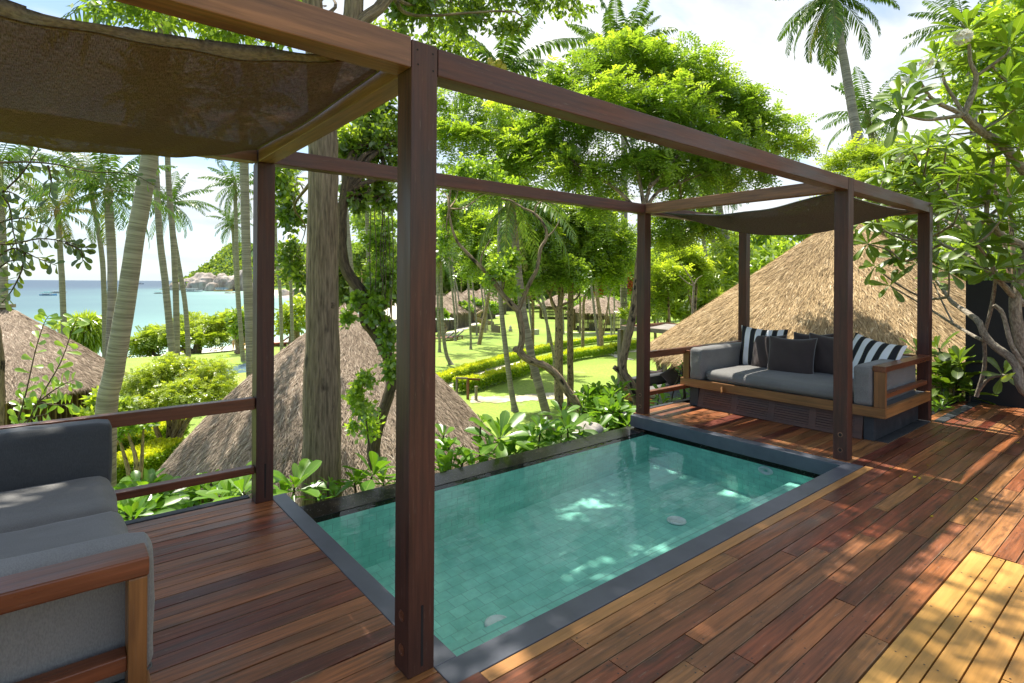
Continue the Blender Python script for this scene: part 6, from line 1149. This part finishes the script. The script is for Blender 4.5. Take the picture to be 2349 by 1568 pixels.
ros = [(2220, 62, 5.3, 14, .30, (-.1, 0, 1)), (2316, 100, 5.2, 13, .29, (.3, 0, 1)), (2148, 132, 5.5, 12, .26, (-.3, .2, 1)), (2104, 180, 5.3, 11, .25, (-.5, .2, .9)), (2066, 222, 5.2, 12, .27, (-.8, .3, .8)), (2068, 262, 5.1, 12, .27, (-.9, .2, .5)), (2285, 350, 5.6, 12, .27, (0, 0, 1)), (2138, 486, 5.6, 11, .25, (-.7, .2, .7)), (2118, 396, 5.9, 13, .25, (-.4, .3, .9)), (2322, 446, 5.4, 12, .28, (.2, -.3, .9)), (2236, 556, 5.5, 12, .27, (-.6, -.2, .8)), (2147, 642, 6.2, 9, .22, (-.5, .2, .8)), (2285, 614, 5.6, 14, .30, (-.2, -.5, .8)), (2004, 610, 6.4, 7, .20, (-.9, .3, .2)), (1998, 507, 6.0, 11, .24, (-.8, .2, .6)), (1974, 504, 6.3, 10, .23, (-.8, .3, .7)), (1988, 558, 6.3, 10, .22, (-.9, .2, .3)), (2058, 466, 6.1, 12, .24, (-.4, .2, .9)), (2018, 434, 6.2, 12, .24, (-.6, .3, .8)), (2040, 655, 6.3, 6, .18, (-.9, .2, .2)), (2340, 330, 5.3, 12, .29, (.2, -.2, 1)), (2200, 395, 5.7, 12, .26, (-.2, .1, 1)), (2250, 440, 5.6, 10, .25, (0, -.2, 1)), (2170, 330, 5.6, 11, .25, (-.4, 0, .9)), (2335, 240, 5.3, 12, .28, (.1, -.3, .9)), (2090, 330, 5.8, 11, .24, (-.5, .2, .9)), (2030, 390, 6.2, 10, .22, (-.5, .2, .9)), (2080, 560, 6.2, 10, .22, (-.6, .2, .6)), (2050, 590, 6.3, 9, .21, (-.7, .2, .4)), (2340, 520, 5.4, 10, .26, (.1, -.5, .8)), (2200, 470, 5.6, 10, .24, (-.3, -.1, .9)), (2335, 640, 5.4, 9, .25, (.1, -.7, .5)), (2250, 300, 5.5, 9, .24, (.2, -.3, .9)), (2310, 180, 5.4, 10, .26, (.3, 0, .9)), (2160, 560, 6.0, 10, .23, (-.4, -.2, .8)), (2304, 858, 5.9, 10, .19, (-.5, -.5, .5)), (2130, 330, 5.5, 12, .26, (-.4, -.1, .9)), (2180, 300, 5.4, 10, .24, (-.2, -.3, .8)), (2225, 470, 5.5, 11, .25, (-.2, -.3, .8)), (2300, 500, 5.3, 12, .27, (0, -.5, .8)), (2120, 440, 5.8, 12, .25, (-.5, 0, .8)), (2070, 400, 6.1, 11, .24, (-.4, .1, .9)), (2180, 620, 6.0, 10, .23, (-.4, -.4, .7)), (2270, 560, 5.6, 11, .25, (-.2, -.5, .7)), (2240, 390, 5.6, 12, .26, (0, -.2, 1)), (2100, 600, 6.2, 10, .22, (-.6, 0, .5)), (2310, 250, 5.4, 12, .28, (0, -.3, .9))]
root = thing('plumeria_tree', 'plumeria tree with bare grey branches and leaf rosettes in front of the black wall', 'tree', (9.0, .9, -.6)); b = MB()
for P, R in br: b.tube(P, R, 8, wob=.05)
ros = [(x, y, D + dq(x, y), n, L * (1 + dq(x, y) / 7), ax) for x, y, D, n, L, ax in ros]
for x, y, D, n, L, ax in ros:
    p = U(x, y, D); j = min(range(len(br)), key=lambda q: np.min(np.linalg.norm(br[q][0] - p, axis=1))); q = br[j][0]; e = q[np.argmin(np.linalg.norm(q - p, axis=1))]
    if .05 < np.linalg.norm(e - p): b.tube([e, (e + p) / 2 + [0, 0, -.03], p - nrm(np.array(ax, float)) * .04], [.012, .010, .010], 6)
b.build('branches', M['plumbark'], root); b = MB()
for x, y, D, n, L, ax in ros: rosette(b, U(x, y, D), ax, int(n * 1.25), L * 1.08, L * .35, .60 if y < 450 else .52, flat=.7)
b.bigleaves(np.array([U(2052, 455, 7.2), U(2318, 395, 5.3), U(2330, 855, 5.6)]), np.array([[.2, -.3, -1.], [-.6, 0, -.6], [-.8, .3, -.3]]), np.array([[-.7, -.7, .1]] * 3), .22, .06, .05, .1, np.array([1, 1, .97])); b.build('leaves', M['lf_plum'], root)
def flowers(c, n, r):
    b = MB()
    for _ in range(n):
        p = c + nrm(rng.normal(size=3)) * r * [1, 1, .8]; ax = nrm(p - c + rng.normal(0, .01, 3)); t = nrm(np.cross(ax, [.2, .5, .8])); s = np.cross(ax, t); a = np.arange(5) * 1.2566 + rng.uniform(0, 6)
        d = nrm(np.cos(a)[:, None] * t + np.sin(a)[:, None] * s + ax * .45); b.leaves(np.repeat(p[None], 5, 0), d, np.cross(ax, d), .042, .032, rng.random(5), cup=.1)
    b.build('flower_cluster', M['fl_white'], root)
for x, y, D, n, r in ((2208, 86, 5.15, 34, .055), (2126, 144, 5.35, 14, .04), (2078, 188, 5.25, 10, .035), (2064, 362, 7.0, 10, .04)): flowers(U(x, y, D), n, r)
# ---- sea lettuce shrubs along the weir and around the decks
GSC = 'broad leaved green plants around the pool'
def scae(lab, items, stem=True, group=GSC, m='lf_scae', tint=.5, base=None, name='sea_lettuce'):
    c0 = U(items[0][0], items[0][1], items[0][2]); z0 = base if base is not None else gz(c0[0], c0[1]); root = thing(name, lab, 'shrub', (c0[0], c0[1], min(z0, c0[2] - .2)), group); b = MB(); s = MB()
    for it in items:
        x, y, D, n, L = it[:5]; ax = it[5] if len(it) > 5 else nrm(rng.normal(0, .28, 3) + UP); c = U(x, y, D); rosette(b, c, ax, n, L, L * .36, tint + rng.normal(0, .06), flat=.35)
        e = np.array([c0[0] + (c[0] - c0[0]) * .4, c0[1] + (c[1] - c0[1]) * .4, min(z0, c[2] - .25)]); s.tube([e, (e + c) / 2 + rng.normal(0, .04, 3), c - nrm(np.array(ax)) * L * .25, c], [.014, .012, .011, .008], 6)
    s.build('stem', M['lf_scae'] if tint > .6 else M['dkbark'], root); b.build('leaves', M[m], root); return root
scae('tall broad leaved plant standing against the left of the thick trunk', [(678, 1118, 4.75, 11, .32), (648, 1140, 4.9, 7, .24)])
scae('large paddle leaved plant at the foot of the vine tree', [(856, 1088, 5.2, 12, .33), (815, 1108, 5.2, 9, .26), (880, 1108, 5.3, 8, .26)])
scae('small dark leafy plant sprouting at the foot of the thick trunk', [(735, 1148, 4.75, 9, .15), (765, 1140, 4.9, 9, .15), (722, 1120, 4.8, 7, .11), (755, 1110, 4.8, 6, .1)], tint=.3)
scae('lush bright plant just right of the near post behind the weir', [(1035, 1078, 5.4, 12, .32), (1008, 1048, 5.6, 10, .27), (1062, 1062, 5.6, 10, .26), (1015, 1095, 5.3, 8, .28), (1085, 1078, 5.5, 10, .28)])
scae('thin stemmed plant with a small leaf tuft left of the weir middle', [(1018, 1000, 5.7, 9, .16), (1030, 1030, 5.6, 9, .18)], tint=.6)
scae('tall rosette plant rising above the thatched roof edge', [(1148, 1003, 6.0, 14, .38), (1120, 1040, 5.9, 11, .30), (1180, 1035, 6.0, 11, .30), (1160, 1055, 5.9, 9, .26), (1105, 970, 6.1, 9, .14)])
scae('bright rosette plant in front of the leaning ringed palm', [(1222, 1010, 6.2, 12, .30), (1256, 1025, 6.3, 10, .28), (1240, 985, 6.4, 11, .26), (1205, 1040, 6.1, 9, .26)])
scae('clump of bright rosettes around the foot of the thin curved tree', [(1302, 985, 6.5, 12, .30), (1335, 1000, 6.5, 11, .28), (1275, 1000, 6.4, 10, .28), (1365, 985, 6.8, 10, .26), (1290, 950, 6.9, 10, .26)])
def many(cx, cy, rx, ry, n, D0, L, nl=9):
    return [(cx + rng.normal(0, .5) * rx, cy + rng.normal(0, .5) * ry, D0 + rng.uniform(-.3, .5), nl, L * rng.uniform(.8, 1.2)) for _ in range(n)]
scae('rounded dense bright shrub left of the back post', many(1375, 915, 46, 26, 40, 8.2, .20, 9) + many(1395, 905, 30, 20, 16, 8.0, .2, 9), tint=.62)
scae('loose bright rosettes between the back post and the pool corner', many(1410, 960, 34, 24, 12, 7.2, .26, 10) + [(1440, 975, 6.9, 10, .26), (1385, 985, 7.0, 10, .24)], tint=.6)
scae('small bright plant growing beside the back post on its right', [(1520, 925, 7.6, 11, .24), (1512, 900, 7.9, 8, .15)])
scae('single tall stemmed plant between the back post and the sofa', [(1565, 838, 7.9, 8, .10), (1560, 852, 7.9, 7, .11), (1567, 866, 7.9, 6, .10), (1570, 880, 7.9, 5, .08)], base=-.6)
scae('low dark leafed plant by the far deck edge in front of the sofa plinth', [(1590, 905, 8.0, 9, .20), (1565, 915, 8.0, 8, .16), (1605, 918, 7.9, 7, .16)], tint=.35)
scae('leafy green bank below the left railing near the sofa', many(330, 1150, 50, 24, 14, 5.0, .26, 9) + many(300, 1180, 40, 20, 8, 4.6, .22, 8))
scae('leafy green bank below the left railing near the back post', many(440, 1140, 60, 20, 18, 5.6, .24, 9) + [(545, 1135, 5.2, 10, .28), (560, 1110, 5.4, 9, .22)])
scae('glossy paddle leaved plant left of the back left post', [(556, 1128, 4.7, 11, .34), (528, 1150, 4.8, 9, .28), (500, 1140, 5.0, 9, .24)])
scae('big glossy shrub beside the far right post', many(2190, 860, 40, 50, 9, 7.7, .34, 11) + [(2200, 830, 7.5, 13, .36), (2240, 870, 7.5, 12, .34), (2160, 880, 7.6, 11, .32), (2225, 905, 7.4, 11, .30), (2150, 800, 7.8, 11, .30), (2105, 805, 8.0, 10, .28), (2175, 920, 7.3, 10, .22)], tint=.36, m='lf_plum')
scae('small bright sprout at the foot of the far right post', [(2160, 935, 7.0, 10, .20), (2145, 950, 6.9, 8, .16)], tint=.7)
# ---- foliage close on the left
def twig(b, lv, pts, D, r0, nl, L, Wd, side=1., tint=.4, hang=.3):
    P = pl(pts, D); b.tube(P, np.linspace(r0, r0 * .25, len(P)), 6, sub=3); t = np.linspace(.12, 1, nl); s = np.linspace(0, len(P) - 1, len(P)); Q = np.array([np.interp(t * (len(P) - 1), s, P[:, k]) for k in range(3)]).T; T = nrm(np.gradient(Q, axis=0)); sg = np.where(np.arange(nl) % 2, 1, -1)
    sd = nrm(np.cross(T, np.array([-cY, -sY, 0]) + rng.normal(0, .3, (nl, 3)))); d = nrm(T * .5 + sd * sg[:, None] * side - UP * hang + rng.normal(0, .25, (nl, 3))); up = nrm(np.array([-cY * .7, -sY * .7, .6]) + rng.normal(0, .35, (nl, 3)))
    lv.bigleaves(Q, d, up, L * rng.uniform(.7, 1.15, nl), Wd * rng.uniform(.8, 1.15, nl), .05, .15, np.clip(tint + rng.normal(0, .15, nl), 0, 1))
GLf = 'leafy branches at the left edge'
root = thing('hanging_branch', 'dark leafy branch hanging into the left edge over the sea', 'branch', U(-60, 470, 3.8), GLf); b = MB(); lv = MB()
for pts, nl in (([(-40, 480), (40, 410), (80, 355), (100, 320)], 16), ([(-30, 375), (60, 372), (130, 378), (210, 395), (300, 400), (360, 430)], 26), ([(-40, 560), (30, 560), (90, 548), (150, 555), (200, 570)], 26), ([(-20, 600), (30, 570), (80, 590), (130, 610)], 20), ([(60, 560), (50, 620), (25, 670), (0, 700)], 20), ([(-20, 420), (20, 470), (30, 530), (45, 590)], 22), ([(-30, 640), (20, 600), (60, 600)], 14), ([(110, 380), (118, 420), (112, 455)], 12), ([(150, 558), (185, 575), (190, 600)], 10), ([(-30, 520), (50, 500), (110, 520)], 14), ([(-30, 455), (20, 440), (70, 470)], 12)): twig(b, lv, pts, 3.8, .008, nl, .078, .036, .9, .4)
b.build('twigs', M['dkbark'], root); lv.build('leaves', M['lf_branch'], root)
root = thing('sapling', 'young sapling with pale oval leaves in front of the hut at the left edge', 'plant', U(90, 985, 4.6), GLf); b = MB(); lv = MB()
for pts, nl in (([(35, 990), (60, 900), (80, 810), (100, 745), (112, 725)], 22), ([(55, 985), (100, 900), (140, 830), (165, 760), (178, 728)], 26), ([(70, 940), (110, 905), (150, 880), (172, 872)], 12), ([(40, 985), (70, 960), (110, 950)], 12), ([(90, 925), (140, 930), (165, 925)], 10), ([(30, 985), (50, 940), (55, 900)], 12)): twig(b, lv, pts, 4.6, .007, nl, .105, .046, 1.0, .55, .1)
b.build('twigs', M['dkbark'], root); lv.build('leaves', M['lf_vine'], root)
b = MB(); b.tube(pl([(-6, 1100), (-4, 960), (0, 860), (-8, 760), (-30, 660)], 5.2), np.array([22, 20, 19, 16, 12]) * 5.2 / FD / 2, 9, wob=.08); o = b.build('trunk', M['bark2']); root = thing('leaning_tree', 'rough dark tree trunk cut by the left edge beside the hut roof', 'tree', U(-6, 1100, 5.2)); o.parent = root; o.matrix_parent_inverse = Matrix.Translation(-root.location)
# fallen leaves and grass tufts
b = MB(); n = 26; P = np.stack([rng.uniform(4.5, 9.2, n), rng.uniform(-1.2, 1.7, n), np.full(n, .004)], 1); a = rng.uniform(0, 6, n); d = np.stack([np.cos(a), np.sin(a), .1 + 0 * a], 1); b.leaves(P, d, np.stack([-np.sin(a), np.cos(a), .25 * np.ones(n)], 1), rng.uniform(.025, .055, n), .022, rng.random(n), cup=.15)
tag(b.build('fallen_leaves', M['fl_yellow']), kind='stuff')
# ================================================================ CAMERA, LIGHT, SKY
cam = bpy.data.cameras.new('camera'); co = bpy.data.objects.new('camera', cam); C.objects.link(co)
cam.sensor_width = 36; cam.lens = 2084.135 / 3840 * 36; cam.shift_x = (1920 - 1918.35) / 3840; cam.shift_y = -(1281.5 - 1061.3) / 3840
cam.clip_end = 60000; cam.clip_start = .05; co.location = (0, 0, H)
right = Vector((sY, -cY, 0)); fwd = Vector((cY, sY, 0)); up = Vector((0, 0, 1))
R3 = Matrix((right, up, -fwd)).transposed()
co.rotation_euler = (R3 @ Matrix.Rotation(ROLL, 3, 'Z')).to_euler()
bpy.context.scene.camera = co
SUN = Vector((.0, .35, .94)).normalized()
sl = bpy.data.lights.new('sun', 'SUN'); sl.energy = 2.9; sl.angle = math.radians(.55); sl.color = (1, .945, .85)
so = bpy.data.objects.new('sun', sl); C.objects.link(so); so.rotation_euler = SUN.to_track_quat('Z', 'Y').to_euler()
wd = bpy.data.worlds.new('World'); bpy.context.scene.world = wd; wd.use_nodes = True
nt = wd.node_tree; nt.nodes.clear()
def N(t, **k):
    n = nt.nodes.new('ShaderNode' + t)
    for a, b in k.items():
        if a.startswith('i_'): n.inputs[a[2:].replace('_', ' ')].default_value = b
        else: setattr(n, a, b)
    return n
Lk = lambda a, b: nt.links.new(a, b)
sky = N('TexSky', sky_type='NISHITA'); sky.sun_disc = False; sky.sun_elevation = math.asin(SUN.z); sky.sun_rotation = 0.0; sky.air_density = 1.0; sky.dust_density = .3; sky.ozone_density = 1.5
tc = N('TexCoord'); sp = N('SeparateXYZ'); Lk(tc.outputs['Generated'], sp.inputs[0])
zc = N('Math', operation='MAXIMUM'); Lk(sp.outputs[2], zc.inputs[0]); zc.inputs[1].default_value = 0
za = N('Math', operation='ADD'); Lk(zc.outputs[0], za.inputs[0]); za.inputs[1].default_value = .22
dx = N('Math', operation='DIVIDE'); Lk(sp.outputs[0], dx.inputs[0]); Lk(za.outputs[0], dx.inputs[1])
dy = N('Math', operation='DIVIDE'); Lk(sp.outputs[1], dy.inputs[0]); Lk(za.outputs[0], dy.inputs[1])
cb = N('CombineXYZ'); Lk(dx.outputs[0], cb.inputs[0]); Lk(dy.outputs[0], cb.inputs[1]); cb.inputs[2].default_value = 3.1
vm = N('VectorMath', operation='MULTIPLY'); Lk(cb.outputs[0], vm.inputs[0]); vm.inputs[1].default_value = (1.0, 1.5, 1)
nz = N('TexNoise', i_Scale=1.15, i_Detail=7.0, i_Roughness=.52, i_Distortion=.35); Lk(vm.outputs[0], nz.inputs['Vector'])
# more cloud towards +X (over land), thinner over the sea
bi = N('Math', operation='MULTIPLY_ADD'); Lk(sp.outputs[0], bi.inputs[0]); bi.inputs[1].default_value = .14; Lk(nz.outputs[0], bi.inputs[2])
nz2 = N('TexNoise', i_Scale=2.6, i_Detail=5.0, i_Roughness=.55); Lk(vm.outputs[0], nz2.inputs['Vector']); cs = N('ValToRGB'); e = cs.color_ramp.elements; e[0].position = .32; e[0].color = (3.6, 3.95, 4.45, 1); e[1].position = .62; e[1].color = (5.5, 5.6, 5.7, 1); Lk(nz2.outputs[0], cs.inputs[0])
cr = N('ValToRGB'); e = cr.color_ramp.elements; e[0].position = .44; e[0].color = (0.08, .08, .08, 1); e[1].position = .60; e[1].color = (1, 1, 1, 1); Lk(bi.outputs[0], cr.inputs[0])
mx = N('Mix', data_type='RGBA'); Lk(cr.outputs[0], mx.inputs[0]); Lk(sky.outputs[0], mx.inputs[6]); Lk(cs.outputs[0], mx.inputs[7])
hz = N('Mix', data_type='RGBA'); hr = N('ValToRGB'); e = hr.color_ramp.elements; e[0].position = 0; e[0].color = (.8, .8, .8, 1); e[1].position = .16; e[1].color = (0, 0, 0, 1); Lk(sp.outputs[2], hr.inputs[0]); Lk(hr.outputs[0], hz.inputs[0]); Lk(mx.outputs[2], hz.inputs[6]); hz.inputs[7].default_value = (3.3, 4.0, 4.5, 1)
bg = N('Background'); bg.inputs[1].default_value = .072; Lk(hz.outputs[2], bg.inputs[0])
wo = N('OutputWorld'); Lk(bg.outputs[0], wo.inputs[0])
sc = bpy.context.scene
sc.view_settings.view_transform = 'Standard'; sc.view_settings.look = 'None'; sc.view_settings.exposure = 1.68; sc.view_settings.gamma = 1
cy = sc.cycles; cy.max_bounces = 7; cy.diffuse_bounces = 4; cy.glossy_bounces = 3; cy.transmission_bounces = 5; cy.transparent_max_bounces = 12
cy.caustics_reflective = False; cy.caustics_refractive = False; cy.sample_clamp_indirect = 6; cy.use_denoising = True
try: cy.denoiser = 'OPENIMAGEDENOISE'; cy.denoising_input_passes = 'RGB_ALBEDO_NORMAL'
except Exception: pass
cy.use_adaptive_sampling = True; cy.adaptive_threshold = .015
